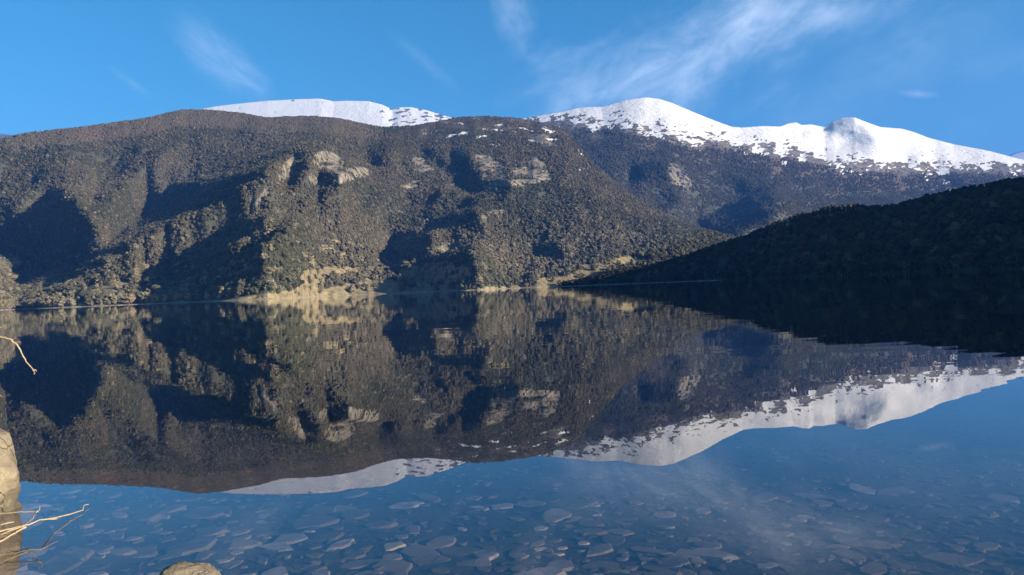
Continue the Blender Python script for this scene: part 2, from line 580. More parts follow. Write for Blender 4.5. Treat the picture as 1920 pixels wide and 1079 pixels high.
def cover_C(U, V, G):
    sl = curve(snowline_pts, U.ravel()).reshape(U.shape)
    h = V - sl
    n = fbm(U / 26 + 0.3 * V / 26, V / 15, 5, 184, 0.6)
    n2 = fbm(U / 8, V / 7.0, 3, 185) * 0.6 + 0.5 * fbm(U / 5 + V / 9, V / 40, 3, 189)
    n3 = fbm(U / 70, V / 30, 3, 186)
    snow = sstep(h + 48 * n + 26 * n2 + 30 * n3 - 4, -3, 3)
    # dark crags poking out, thinning out upward
    crag = sstep(0.75 * fbm(U / 22 + 1.5 * n, V / 8 + n2, 5, 187, 0.6) + 0.35 * n2 - 0.0055 * np.maximum(h, 0) + 0.20, 0.20, 0.30)
    smooth_top = sstep(np.repeat(S_C[None, :], U.shape[0], 0) - V, 5, 14)
    snow = snow * (1 - crag * smooth_top * 0.95)
    patches = sstep(fbm(U / 13, V / 4.5, 3, 188) + 0.012 * h, 0.36, 0.44)
    snow = np.maximum(snow, patches * sstep(h, -75, -10))
    rock = sample(ROCK, U, V) * (h < 4)
    rock = np.maximum(rock, sstep(h, -18, 0) * 0.7)
    bare = sstep(h, -60, -15)
    return clip01(h * 0), clip01(rock), clip01(snow), clip01(bare)


gC, rC, sC, bC = cover_C(Uf_C, Vf_C, G_C)
mask_C = np.stack([gC, rC, sC, bC], -1)

# --- snow plateau behind the main mountainside, left
U_B = np.arange(-760, 60, 3.0)
sky_B = [(200, 260), (330, 220), (372, 205), (400, 200), (440, 195), (500, 189), (560, 186), (600, 185), (625, 190), (650, 189), (690, 190), (715, 196),
         (735, 205), (750, 201), (770, 201), (800, 207), (830, 216), (860, 225), (900, 224), (950, 222), (985, 224), (1010, 240)]
S_B = curve(sky_B, U_B)


def bump_B(UU, VV, b):
    X, Z = UU / F * 6000, VV / F * 6000
    return 90 * fbm(X / 500, Z / 300, 4, 210) + 22 * fbm(X / 90, Z / 50, 3, 213)


G_B, Uf_B, Vf_B, S_B = terrain("snow_plateau", U_B, S_B, np.full(len(U_B), 3300.0), np.full((1, len(U_B)), 0.5), bump_B, 120, p=0.7, back=5)
nB = fbm(Uf_B / 22, Vf_B / 5, 4, 220)
crB = sstep(nB + 0.35 * sstep(Uf_B, -260, -190), 0.42, 0.5) * 0.95
ledge = sstep(fbm(Uf_B / 40, Vf_B / 3.0, 3, 223), 0.5, 0.56)
snB = clip01((1 - np.maximum(crB, 0.5 * ledge)) * sstep(Vf_B - (S_B.max() - 90), -60, -40))
mask_B = np.stack([nB * 0, clip01(crB), snB, nB * 0 + 1], -1)

# --- farthest range, right edge
U_D = np.arange(850, 1900, 6.0)
S_D = curve([(1800, 330), (1870, 300), (1900, 288), (1930, 280), (1990, 270), (2080, 262), (2200, 290), (2400, 330), (2900, 400)], U_D)
G_D, Uf_D, Vf_D, S_D = terrain("distant_snowy_mountain", U_D, S_D, np.full(len(U_D), 9000.0), np.full((1, len(U_D)), 0.4),
                              lambda a, b_, c: 260 * fbm(a / 60, b_ / 40, 4, 230), 60, p=0.8, back=3)
mask_D = np.zeros(G_D.shape[:2] + (4,)); mask_D[..., 2] = sstep(Vf_D, 150, 175); mask_D[..., 3] = 1

# --- distant brown hill, left edge
U_E = np.arange(-1700, -700, 6.0)
S_E = curve([(-600, 300), (-300, 262), (-60, 246), (0, 251), (30, 254), (80, 262), (200, 300)], U_E)
G_E, Uf_E, Vf_E, S_E = terrain("distant_hill", U_E, S_E, np.full(len(U_E), 4200.0), np.full((1, len(U_E)), 0.5),
                              lambda a, b_, c: 120 * fbm(a / 60, b_ / 40, 4, 240), 60, back=3)
mask_E = np.zeros(G_E.shape[:2] + (4,)); mask_E[..., 3] = 1

# --- near wooded hill on the right
U_H = np.arange(95, 1500, 2.6)
sky_H = [(1040, 540), (1085, 529), (1110, 521), (1140, 512), (1180, 505), (1230, 499), (1290, 480), (1340, 463), (1400, 444), (1470, 414), (1520, 398), (1560, 390),
         (1600, 388), (1640, 391), (1680, 388), (1730, 374), (1780, 361), (1830, 353), (1870, 345), (1920, 341), (2050, 325), (2250, 300), (2600, 270)]
S_H = np.maximum(curve(sky_H, U_H), 0.3)
y0_H = np.interp(U_H, [95, 180, 380, 600, 960, 1500], [1230, 1060, 830, 640, 450, 330])
y0_H = y0_H * (1 + 0.02 * fbm(U_H / 60, U_H * 0, 4, 312))
m_H = np.full((1, len(U_H)), 0.34)


def bump_H(UU, VV, b):
    X, Z = UU / F * 600, VV / F * 600
    k = b / 600.0
    return k * (14 * fbm(X / 60, Z / 60, 4, 320) - 14 * fbm((X + 0.6 * Z) / 120, Z / 200, 3, 322, ridged=True))


G_H, Uf_H, Vf_H, S_H = terrain("hill", U_H, S_H, y0_H, m_H, bump_H, 90, fade=30, back=5, top_round=0.12, below=-10)
# its back side falls more gently than 1500 m away
mask_H = np.zeros(G_H.shape[:2] + (4,)); mask_H[..., 0] = 0.25 * sstep(fbm(Uf_H / 25, Vf_H / 12, 3, 330), 0.1, 0.4)
clear_H = sstep(Uf_H, 440, 500) * sstep(Uf_H, 690, 640) * sstep(S_H[None, :] - Vf_H, 26, 12) * sstep(fbm(Uf_H / 22, Vf_H / 5, 4, 331), -0.2, 0.1)
mask_H[..., 0] = np.maximum(mask_H[..., 0], clear_H)

# --- mountain flank right of the frame, added and shaped to shade the near hill
fx = np.linspace(150, 3600, 110)
fy = np.linspace(-260, 1900, 95)
FX, FY = np.meshgrid(fx, fy)
FL_K, FL_CAP = 0.46, 332.0
fz = np.minimum((FX - 0.80 * FY - 40) * 0.9, (FX - 440) * FL_K)
fz = np.minimum(fz, FL_CAP + 0.05 * fz) + 14 * fbm(FX / 200, FY / 200, 4, 340)
fz = fz * (1 - 0.42 * sstep(FY, 555, 640)) * sstep(FY, -220, -60) * sstep(FY, 1850, 1250)
fz = np.where(FX < 0.74 * FY + 60, np.minimum(fz, -6), fz) - 6 * (1 - sstep(FX, 150, 260))
fz = np.where(fz < 0, -6.0, fz)
G_F = np.stack([FX, FY, fz], -1)
mask_F = np.zeros(G_F.shape[:2] + (4,))


# ------------------------------------------------------------------ materials
def mat(name):
    m = bpy.data.materials.new(name)
    m.use_nodes = True
    t = NT(m.node_tree)
    t.n.clear()
    out = t.node('ShaderNodeOutputMaterial')
    return m, t, out


def simple(name, build, rough=0.9, spec=0.2):
    m, t, out = mat(name)
    b = t.node('ShaderNodeBsdfPrincipled', ins={'Roughness': rough, 'Specular IOR Level': spec})
    col, bump_, dist = build(t)
    t.set(b.inputs['Base Color'], (*col, 1.0) if isinstance(col, tuple) else col)
    if bump_ is not None:
        bn = t.node('ShaderNodeBump', ins={'Strength': 0.7, 'Distance': dist, 'Height': bump_})
        t.l.new(bn.outputs[0], b.inputs['Normal'])
    t.l.new(b.outputs[0], out.inputs['Surface'])
    return m


def b_terrain(forest_floor, scale=1.0, rock_tint=(0.27, 0.232, 0.17)):
    def f(t):
        geo = t.node('ShaderNodeNewGeometry').outputs['Position']
        at = t.node('ShaderNodeAttribute', attribute_name='cover')
        sc = t.node('ShaderNodeSeparateColor', ins={0: at.outputs['Color']})
        n1 = t.noise(geo, 0.02 / scale, 6, 0.6)
        n2 = t.noise(geo, 0.11 / scale, 5, 0.6)
        nst = t.noise(t.mapping(geo, scale=(1, 1, 0.22)), 0.07 / scale, 6, 0.7)
        base = t.mix(n1, forest_floor, tuple(c * 1.6 for c in forest_floor))
        grass = t.mix(t.ss(n2, 0.3, 0.7), (0.10, 0.085, 0.045), (0.245, 0.195, 0.108))
        rock = t.mix(t.ss(nst, 0.40, 0.62), (0.055, 0.05, 0.042), rock_tint)
        rock = t.mix(t.ss(t.noise(geo, 0.035 / scale, 4), 0.5, 0.75), rock, (0.20, 0.15, 0.09))
        bare = t.mix(t.ss(n2, 0.35, 0.7), (0.085, 0.066, 0.05), (0.15, 0.118, 0.09))
        nn = t.math('MULTIPLY', t.math('SUBTRACT', n2, 0.5), 0.9)
        col = t.mix(t.ss(t.math('ADD', at.outputs['Alpha'], nn), 0.3, 0.7), base, bare)
        col = t.mix(t.ss(t.math('ADD', sc.outputs[0], nn), 0.3, 0.6), col, grass)
        col = t.mix(t.ss(t.math('ADD', sc.outputs[1], nn), 0.35, 0.6), col, rock)
        col = t.mix(t.ss(t.math('ADD', sc.outputs[2], t.math('MULTIPLY', nn, 0.8)), 0.4, 0.6), col, (0.68, 0.68, 0.685))
        return col, t.math('ADD', nst, t.noise(geo, 0.006, 6, 0.7)), 9.0 * scale
    return f


M_TER = simple('mountain_ground', b_terrain((0.040, 0.042, 0.030)))
M_TERF = simple('far_mountain_ground', b_terrain((0.045, 0.046, 0.036), 2.2, (0.2, 0.185, 0.17)))
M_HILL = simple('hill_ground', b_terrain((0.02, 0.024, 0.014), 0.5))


def foliage(name, c1, c2, c3, var=0.5):
    def f(t):
        oi = t.node('ShaderNodeObjectInfo')
        geo = t.node('ShaderNodeNewGeometry').outputs['Position']
        patch = t.noise(geo, 0.008, 3, 0.6)
        fac = t.math('ADD', t.math('MULTIPLY', oi.outputs['Random'], var), t.math('MULTIPLY', patch, 1 - var))
        col = t.mix(t.ss(fac, 0.2, 0.8), c1, c2)
        kinds = t.ss(t.noise(geo, 0.0045, 4, 0.65), 0.42, 0.62)
        col = t.mix(kinds, t.mix(0.45, col, (c1[0] * 0.75, c1[1] * 0.95, c1[2] * 0.7)), t.mix(0.25, col, (c3[0], c3[1] * 0.92, c3[2] * 0.95)))
        col = t.mix(t.ss(oi.outputs['Random'], 0.86, 0.96), col, c3)
        return col, t.noise(geo, 0.9, 2), 0.5
    return simple(name, f, 0.85, 0.15)


M_EVER = foliage('evergreen_foliage', (0.034, 0.034, 0.021), (0.092, 0.083, 0.054), (0.14, 0.117, 0.076))
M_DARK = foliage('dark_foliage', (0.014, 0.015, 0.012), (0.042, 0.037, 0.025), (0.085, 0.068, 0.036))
M_PALE = foliage('pale_twiggy_foliage', (0.12, 0.105, 0.072), (0.20, 0.17, 0.115), (0.16, 0.12, 0.07))
M_BARE = foliage('leafless_canopy', (0.085, 0.068, 0.048), (0.13, 0.10, 0.072), (0.075, 0.068, 0.045), 0.25)
M_FARF = foliage('far_foliage', (0.045, 0.045, 0.034), (0.085, 0.077, 0.058), (0.10, 0.088, 0.065), 0.3)


def b_bark(t):
    geo = t.node('ShaderNodeNewGeometry').outputs['Position']
    n = t.noise(t.mapping(geo, scale=(1, 1, 0.2)), 3.0, 4)
    return t.mix(n, (0.16, 0.14, 0.115), (0.36, 0.33, 0.28)), n, 0.05


M_BARK = simple('bark', b_bark)


def finish(ob, m, kind=None, label=None, cat=None, group=None):
    if m is not None:
        ob.data.materials.append(m)
    if kind:
        ob['kind'] = kind
    if label:
        ob['label'] = label
    if cat:
        ob['category'] = cat
    if group:
        ob['group'] = group
    return ob


finish(make_grid_mesh("mountain", G_A, mask_A), M_TER, 'structure', "forested mountainside with cliffs and gullies rising from the far lake shore", "mountain")
finish(make_grid_mesh("snowy_mountain", G_C, mask_C), M_TERF, 'structure', "snow capped range with a rounded peak behind the right of the forested slope", "mountain")
finish(make_grid_mesh("snow_plateau", G_B, mask_B), M_TERF, 'structure', "long smooth snowfield showing above the brown treeline at left", "snowfield")
finish(make_grid_mesh("distant_snowy_mountain", G_D, mask_D), M_TERF, 'structure', "farthest pale snowy mountain at the right edge", "mountain")
finish(make_grid_mesh("distant_hill", G_E, mask_E), M_TERF, 'structure', "low brown hill far behind the left end of the mountainside", "hill")
finish(make_grid_mesh("hill", G_H, mask_H), M_HILL, 'structure', "dark wooded hill in shade on the right shore", "hill")
finish(make_grid_mesh("shading_mountain_flank", G_F, mask_F), M_HILL, 'structure', "unseen mountain flank beyond the right hill, added and shaped to shade it", "mountain")


# ------------------------------------------------------------------ trees
def mesh_from(name, V, Fc, m=None, smooth=False):
    me = bpy.data.meshes.new(name)
    me.from_pydata([tuple(v) for v in V], [], [tuple(f) for f in Fc])
    if smooth:
        me.polygons.foreach_set('use_smooth', np.full(len(me.polygons), True))
    me.update()
    if m:
        me.materials.append(m)
    return me


def ico(sub):
    bm = bmesh.new()
    bmesh.ops.create_icosphere(bm, subdivisions=sub, radius=1.0)
    V = np.array([v.co[:] for v in bm.verts])
    Fc = np.array([[v.index for v in f.verts] for f in bm.faces])
    bm.free()
    return V, Fc


ICO1, ICO2 = ico(1), ico(2)


def crown_mesh(name, seed, shape, m, nblob=11, nleaf=170):
    """tree crown one unit high: uneven leaf masses with ragged sprays of foliage between them"""
    r = np.random.default_rng(seed)
    Vs, Fs, off = [], [], 0
    for i in range(nblob):
        t = r.uniform(0.0, 1.0)
        if shape == 'cone':
            z = 0.12 + 0.84 * t
            rad = 0.30 * (1.08 - t) ** 0.8
        elif shape == 'tall':
            z = 0.15 + 0.77 * t
            rad = 0.21 * math.sin(math.pi * min(0.95, 0.25 + 0.62 * t)) + 0.02
        else:
            z = 0.26 + 0.62 * t
            rad = 0.36 * math.sqrt(max(0.06, 1 - (2 * t - 0.85) ** 2))
        a = r.uniform(0, 2 * math.pi)
        d = rad * r.uniform(0.25, 0.85)
        c = np.array([math.cos(a) * d, math.sin(a) * d, z])
        s = (0.10 + 0.35 * rad) * r.uniform(0.7, 1.25)
        V, Fc = ICO1
        nz = 1 + 0.28 * r.standard_normal(len(V))
        V = V * nz[:, None] * np.array([s, s, s * (0.8 if shape != 'cone' else 0.65)]) + c
        Vs.append(V); Fs.append(Fc + off); off += len(V)
    L, LF = [], []
    for i in range(nleaf):
        b = Vs[r.integers(0, nblob)]
        c0 = b.mean(0)
        p = b[r.integers(0, len(b))]
        p = c0 + (p - c0) * r.uniform(0.9, 1.35)
        e1 = r.standard_normal(3); e1 /= np.linalg.norm(e1)
        e2 = r.standard_normal(3); e2 -= e2.dot(e1) * e1; e2 /= np.linalg.norm(e2)
        sz = r.uniform(0.018, 0.045)
        L += [p + e1 * sz, p + e2 * sz * 0.7, p - e1 * sz, p - e2 * sz * 0.7]
        LF.append([off + 4 * i, off + 4 * i + 1, off + 4 * i + 2, off + 4 * i + 3])
    V = np.concatenate(Vs + [np.array(L)])
    faces = [tuple(f) for fs in Fs for f in fs] + [tuple(f) for f in LF]
    return mesh_from(name, V, faces, m)


def tube(pts, radii, sides=6, V=None, Fc=None):
    V = [] if V is None else V
    Fc = [] if Fc is None else Fc
    pts = [Vector(p) for p in pts]
    base = len(V)
    up = Vector((0.3, 0.2, 1)).normalized()
    for i, p in enumerate(pts):
        d = (pts[min(i + 1, len(pts) - 1)] - pts[max(i - 1, 0)]).normalized()
        a = d.cross(up)
        if a.length < 1e-3:
            a = d.cross(Vector((1, 0, 0)))
        a.normalize()
        b = d.cross(a)
        for k in range(sides):
            an = 2 * math.pi * k / sides
            V.append(p + (a * math.cos(an) + b * math.sin(an)) * radii[i])
    for i in range(len(pts) - 1):
        for k in range(sides):
            k2 = (k + 1) % sides
            Fc.append((base + i * sides + k, base + i * sides + k2, base + (i + 1) * sides + k2, base + (i + 1) * sides + k))
    Fc.append(tuple(base + k for k in range(sides)))
    Fc.append(tuple(base + (len(pts) - 1) * sides + k for k in reversed(range(sides))))
    return V, Fc


def trunk_mesh(name, seed, h=0.75):
    r = np.random.default_rng(seed)
    V, Fc = [], []
    lean = r.uniform(-0.04, 0.04, 2)
    p = [(lean[0] * t, lean[1] * t, -0.04 + h * t) for t in (0, 0.3, 0.65, 1.0)]
    tube(p, [0.022, 0.017, 0.012, 0.005], 6, V, Fc)
    for i in range(4):
        t = r.uniform(0.35, 0.8); a = r.uniform(0, 6.28)
        s = Vector((lean[0] * t, lean[1] * t, h * t))
        e = s + Vector((math.cos(a) * 0.17, math.sin(a) * 0.17, 0.14))
        tube([s, (s + e) / 2 + Vector((0, 0, -0.01)), e], [0.009, 0.006, 0.002], 4, V, Fc)
    return mesh_from(name, V, Fc, M_BARK)


def bare_crown(name, seed, m):
    """leafless winter crown: forking branches ending in fans of fine twigs"""
    r = np.random.default_rng(seed)
    V, Fc = [], []
    for i in range(11):
        t = r.uniform(0.28, 0.7); a = r.uniform(0, 6.28)
        s = Vector((0, 0, t))
        o = r.uniform(0.12, 0.26)
        e = s + Vector((math.cos(a) * o, math.sin(a) * o, r.uniform(0.12, 0.3)))
        tube([s, (s * 0.5 + e * 0.5), e], [0.010, 0.007, 0.003], 3, V, Fc)
        for k in range(20):
            q = s.lerp(e, r.uniform(0.35, 1.05))
            d = Vector(r.standard_normal(3)); d.z = abs(d.z) + 0.5; d.normalize()
            wv = Vector(r.standard_normal(3)).normalized() * r.uniform(0.004, 0.012)
            ln = r.uniform(0.05, 0.13)
            n = len(V)
            V += [q - wv, q + wv, q + d * ln + wv * 0.6, q + d * ln - wv * 0.6]
            Fc.append((n, n + 1, n + 2, n + 3))
    return mesh_from(name, V, Fc, m)


CR_ROUND = [crown_mesh('crown', 11 + i, 'round', M_EVER, 12, 180) for i in range(3)]
CR_CONE = [crown_mesh('crown', 31 + i, 'cone', M_EVER, 14, 180) for i in range(2)]
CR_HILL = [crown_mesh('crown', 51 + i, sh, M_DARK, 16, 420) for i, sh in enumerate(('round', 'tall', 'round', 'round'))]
CR_PALE = [crown_mesh('crown', 71 + i, sh, M_PALE, 11, 260) for i, sh in enumerate(('round', 'tall'))]
CR_FAR = [crown_mesh('crown', 81 + i, 'round', M_FARF, 9, 40) for i in range(2)]
CR_LEAFLESS = [crown_mesh('crown', 91 + i, 'round', M_BARE, 9, 120) for i in range(2)]
CR_TWIG = [bare_crown('crown', 101 + i, M_PALE) for i in range(3)]
TRUNKS = [trunk_mesh('trunk', 5 + i) for i in range(3)]


def scatter(G, dens, n, seed, rmin=2, rmax=None):
    """points on a terrain grid, chosen by area times density"""
    r = np.random.default_rng(seed)
    rmax = rmax or G.shape[0] - 1
    A, B, C = G[rmin:rmax - 1, :-1], G[rmin:rmax - 1, 1:], G[rmin + 1:rmax, :-1]
    D = G[rmin + 1:rmax, 1:]
    area = np.linalg.norm(np.cross(B - A, C - A), axis=-1)
    wgt = np.minimum(area, np.percentile(area, 98) * 3) * dens[rmin:rmax - 1, :-1]
    p = (wgt / wgt.sum()).ravel()
    k = r.choice(p.size, n, p=p)
    ri, ci = np.divmod(k, area.shape[1])
    a, b = r.random(n)[:, None], r.random(n)[:, None]
    P = (A[ri, ci] * (1 - a) * (1 - b) + B[ri, ci] * a * (1 - b) + C[ri, ci] * (1 - a) * b + D[ri, ci] * a * b)
    return P, ri + rmin, ci


def instance_stuff(name, P, scale, protos, label, seed):
    """one object whose points each carry one tree crown"""
    n = len(P)
    r = np.random.default_rng(seed)
    me = bpy.data.meshes.new(name)
    me.vertices.add(n)
    me.vertices.foreach_set('co', P.astype(np.float32).ravel())
    me.attributes.new('size', 'FLOAT', 'POINT').data.foreach_set('value', scale.astype(np.float32))
    me.attributes.new('turn', 'FLOAT', 'POINT').data.foreach_set('value', r.uniform(0, 6.283, n).astype(np.float32))
    me.attributes.new('pick', 'INT', 'POINT').data.foreach_set('value', r.integers(0, len(protos), n).astype(np.int32))
    ob = bpy.data.objects.new(name, me)
    COL.objects.link(ob)
    ng = bpy.data.node_groups.new(name, 'GeometryNodeTree')
    ng.interface.new_socket('Geometry', in_out='INPUT', socket_type='NodeSocketGeometry')
    ng.interface.new_socket('Geometry', in_out='OUTPUT', socket_type='NodeSocketGeometry')
    N, L = ng.nodes, ng.links
    gi, go = N.new('NodeGroupInput'), N.new('NodeGroupOutput')
    join = N.new('GeometryNodeJoinGeometry')
    for po in reversed(protos):
        oi = N.new('GeometryNodeObjectInfo')
        oi.transform_space = 'ORIGINAL'
        oi.inputs['Object'].default_value = po
        oi.inputs['As Instance'].default_value = True
        L.new(oi.outputs['Geometry'], join.inputs[0])
    iop = N.new('GeometryNodeInstanceOnPoints')
    iop.inputs['Pick Instance'].default_value = True

    def attr(nm, typ):
        a = N.new('GeometryNodeInputNamedAttribute')
        a.data_type = typ
        a.inputs['Name'].default_value = nm
        return a.outputs['Attribute']
    L.new(gi.outputs[0], iop.inputs['Points'])
    L.new(join.outputs[0], iop.inputs['Instance'])
    L.new(attr('pick', 'INT'), iop.inputs['Instance Index'])
    cx = N.new('ShaderNodeCombineXYZ')
    L.new(attr('turn', 'FLOAT'), cx.inputs[2])
    e2r = N.new('FunctionNodeEulerToRotation')
    L.new(cx.outputs[0], e2r.inputs[0])
    L.new(e2r.outputs[0], iop.inputs['Rotation'])
    L.new(attr('size', 'FLOAT'), iop.inputs['Scale'])
    L.new(iop.outputs[0], go.inputs[0])
    md = ob.modifiers.new('trees', 'NODES')
    md.node_group = ng
    ob['kind'] = 'stuff'
    ob['label'] = label
    return ob


def add_tree(name, loc, size, turn, crown, trunk, label, group, cat='tree', wide=1.0):
    e = bpy.data.objects.new(name, None)
    COL.objects.link(e)
    e.location = loc
    e.rotation_euler = (0, 0, turn)
    e.scale = (size * wide, size * wide, size)
    e.empty_display_size = 0.5
    e['label'] = label; e['category'] = cat
    if group:
        e['group'] = group
    c = bpy.data.objects.new('crown', crown); COL.objects.link(c); c.parent = e
    t = bpy.data.objects.new('trunk', trunk); COL.objects.link(t); t.parent = e
    return e, c


# --- hill forest
dH = (0.6 + 0.4 * fbm(Uf_H / 20, Vf_H / 10, 3, 400)) * (1 + 1.5 * sstep(Vf_H, 14, 4)) * (1 - 0.8 * clear_H)
PH, riH, ciH = scatter(G_H, dH, 13500, 401, 2, G_H.shape[0] - 3)
szH = np.random.default_rng(402).uniform(5.5, 12.0, len(PH)) * (0.8 + 0.2 * sstep(PH[:, 1], 1200, 500))
szH *= np.where(Vf_H[riH, ciH] > S_H[ciH] * 0.93, 0.75, 1.0)
inview = np.abs(PH[:, 0] / PH[:, 1]) < 0.685
vH = PH[:, 2] / PH[:, 1] * F
scoreH = np.where(inview & (vH < 26), szH / PH[:, 1], 0)
order = np.argsort(-scoreH)
pickH = order[:175]
restH = np.setdiff1d(np.arange(len(PH)), pickH)

print('relief', B_MAIN.min(), B_MAIN.max(), B_FAR.min(), B_FAR.max())
# --- main slope forest
gg = np.maximum(gA, 0)
densA = (1.0 - 0.97 * clip01(1.6 * gg)) * (1 - 0.96 * clip01(1.8 * rA)) * (1 - sA) * (0.15 + sstep(fbm(G_A[..., 0] / 90, G_A[..., 2] / 45, 4, 410), -0.55, 0.15))
densA = densA * (1 - 0.97 * bA * (Uf_A < -180)) * (1 - 0.5 * bA)
PA, riA, ciA = scatter(G_A, densA, 130000, 411, 3, G_A.shape[0] - 7)
rr = np.random.default_rng(412)
uA, vA = PA[:, 0] / PA[:, 1] * F, PA[:, 2] / PA[:, 1] * F
szA = (6.0 + 8.5 * rr.random(len(PA)) ** 1.6) * (0.58 + 0.44 * sstep(vA, 190, 45)) * (1 + 0.35 * fbm(PA[:, 0] / 150, PA[:, 2] / 80, 3, 413))
szA *= 1 + 0.35 * sstep(vA, 60, 10) * (rr.random(len(PA)) < 0.3)
# crisp tree line: smaller toward the dome
szA *= np.where((uA > -200) & (vA > 280), 0.6, 1.0)
onlake = (vA < 1.5)
scoreA = np.where((np.abs(uA) < 960) & (vA > 2) & (vA < 46) & ~((uA > 130) & (vA < 30)), szA / PA[:, 1], 0)
order = np.argsort(-scoreA)
pickA = order[:105]
restA = np.setdiff1d(np.arange(len(PA)), pickA)

# --- pale leafless trees: low slope and foot of the hill
dP = sstep(Vf_A, 110, 20) * (0.15 + 0.85 * sstep(fbm(Uf_A / 55, Vf_A / 25, 3, 420), -0.05, 0.3)) * (1 - 0.85 * clip01(1.4 * gg))
dP += 1.8 * sstep(Uf_A, -820, -900) * sstep(Vf_A, 100, 70)
dP += 1.2 * sstep(Vf_A, 14, 6) * sstep(Uf_A, -560, -700)
PP, riP, ciP = scatter(G_A, dP, 5600, 421, 3, 160)
uP, vP = PP[:, 0] / PP[:, 1] * F, PP[:, 2] / PP[:, 1] * F
szP = rr.uniform(6.5, 13.0, len(PP))
scP = np.where((np.abs(uP) < 960) & (vP > 1.5) & (vP < 60), szP / PP[:, 1], 0)
pickP = np.argsort(-scP)[:90]
restP = np.setdiff1d(np.arange(len(PP)), pickP)


def zone_A(u):
    for lim, s in ((-760, 'by the far left shore'), (-520, 'beside the first grassy terrace'),
                   (-260, 'above the narrow grass strip'), (-60, 'around the open tan pasture'),
                   (120, 'right of the grass cone'), (2000, 'by the yellow meadow')):
        if u < lim:
            return s


def zone_H(u):
    for lim, s in ((300, 'at the shaded hill low tip'), (500, 'below the hill sunlit crest'),
                   (760, 'midway along the shaded hill'), (5000, 'at the hill right end')):
        if u < lim:
            return s


hill_protos, main_protos, pale_protos = [None] * 4, [None] * 5, [None] * 2
ever = CR_ROUND + CR_CONE
for i, k in enumerate(pickH):
    j = i % 4
    u = PH[k, 0] / PH[k, 1] * F
    zn = zone_H(u)
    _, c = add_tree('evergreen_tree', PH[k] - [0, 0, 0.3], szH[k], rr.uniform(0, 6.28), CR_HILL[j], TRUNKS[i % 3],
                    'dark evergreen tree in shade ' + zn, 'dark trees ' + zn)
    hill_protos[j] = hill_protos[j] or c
for i, k in enumerate(pickA):
    j = i % 5
    zn = zone_A(uA[k])
    shp = 'pointed' if j > 2 else 'round crowned'
    _, c = add_tree('evergreen_tree', PA[k] - [0, 0, 0.3], szA[k], rr.uniform(0, 6.28), ever[j], TRUNKS[i % 3],
                    '%s olive green tree %s' % (shp, zn), '%s green trees %s' % (shp, zn))
    main_protos[j] = main_protos[j] or c
for i, k in enumerate(pickP):
    j = i % 5
    zn = zone_A(uP[k])
    cm = CR_PALE[j] if j < 2 else CR_TWIG[j - 2]
    shp = 'dense pale grey' if j < 2 else 'open leafless pale'
    _, c = add_tree('leafless_tree', PP[k] - [0, 0, 0.3], szP[k], rr.uniform(0, 6.28), cm, TRUNKS[i % 3],
                    '%s winter tree %s' % (shp, zn), '%s trees %s' % (shp, zn), wide=1.1)
    if j < 2:
        pale_protos[j] = pale_protos[j] or c

# trees that stand out one by one in the photo, placed on the slope where it shows them
cand_uv = np.stack([Uf_A[2:-7].ravel(), Vf_A[2:-7].ravel()], -1)
cand_P = G_A[2:-7].reshape(-1, 3)


def on_slope(px, py):
    u, v = uq(px, py)
    return cand_P[np.argmin((cand_uv[:, 0] - u) ** 2 + (cand_uv[:, 1] - v) ** 2)]


solo = [
    (760, 505, 20, 'c', "tall rounded pale tree alone at the top of the tan grass cone"),
    (742, 512, 17, 'c', "smaller rounded tree just left of the one topping the grass cone"),
    (660, 549, 16, 'p', "lone grey tree beside the water right of the long grass strip"),
    (242, 572, 22, 'p', "tall pale tree standing at the waterline below the first grassy terrace"),
    (253, 531, 24, 't', "slender tall pale tree at the right end of the first grassy terrace"),
    (241, 509, 18, 't', "slender pale tree poking up left above the first grassy terrace"),
    (255, 506, 18, 't', "slender pale tree next right of the one above the first terrace"),
    (275, 517, 22, 't', "leaning pale tree in the dark gully right of the first terrace"),
    (24, 505, 24, 'p', "topmost broad pale tree of the clump at the left edge"),
    (14, 535, 34, 'p', "largest broad pale tree of the clump at the left edge"),
    (30, 560, 24, 'p', "broad pale tree low in the clump at the left edge"),
    (110, 528, 17, 'p', "pale leaning tree left of centre above the small yellow beach"),
    (127, 543, 16, 'p', "round pale tree just above the small yellow beach"),
    (172, 465, 15, 'p', "lone sunlit tree high in the dark shade of the left slope"),
    (995, 537, 17, 'y', "bright pale leafless tree at the water left of the stony bank"),
    (1008, 536, 18, 'y', "tall bright leafless tree by the water beside the stony bank"),
    (409, 555, 20, 't', "slender whitish tree at the left end of the long grass strip"),
    (690, 480, 22, 'c', "large rounded dark tree above the shaded hollow left of the cone"),
    (720, 500, 20, 'p', "tall grey tree rooted in the dark hollow left of the grass cone"),
]
for px, py, s, kd, lb in solo:
    loc = on_slope(px, py)
    px_m = loc[1] / F
    cm = {'c': CR_ROUND[0], 'p': CR_PALE[0], 't': CR_PALE[1], 'y': CR_TWIG[0]}[kd]
    add_tree('evergreen_tree' if kd == 'c' else 'leafless_tree', loc - np.array([0, 0, 0.3]), s * px_m * 1.05, rr.uniform(0, 6.28), cm, TRUNKS[0], lb, None, wide=1.15)

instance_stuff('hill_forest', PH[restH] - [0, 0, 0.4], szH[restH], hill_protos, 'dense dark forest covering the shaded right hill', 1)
instance_stuff('forest', PA[restA] - [0, 0, 0.4], szA[restA], main_protos, 'dense evergreen forest covering the mountainside', 2)
instance_stuff('pale_woodland', PP[restP] - [0, 0, 0.4], szP[restP], pale_protos, 'pale leafless woodland low on the mountainside', 3)

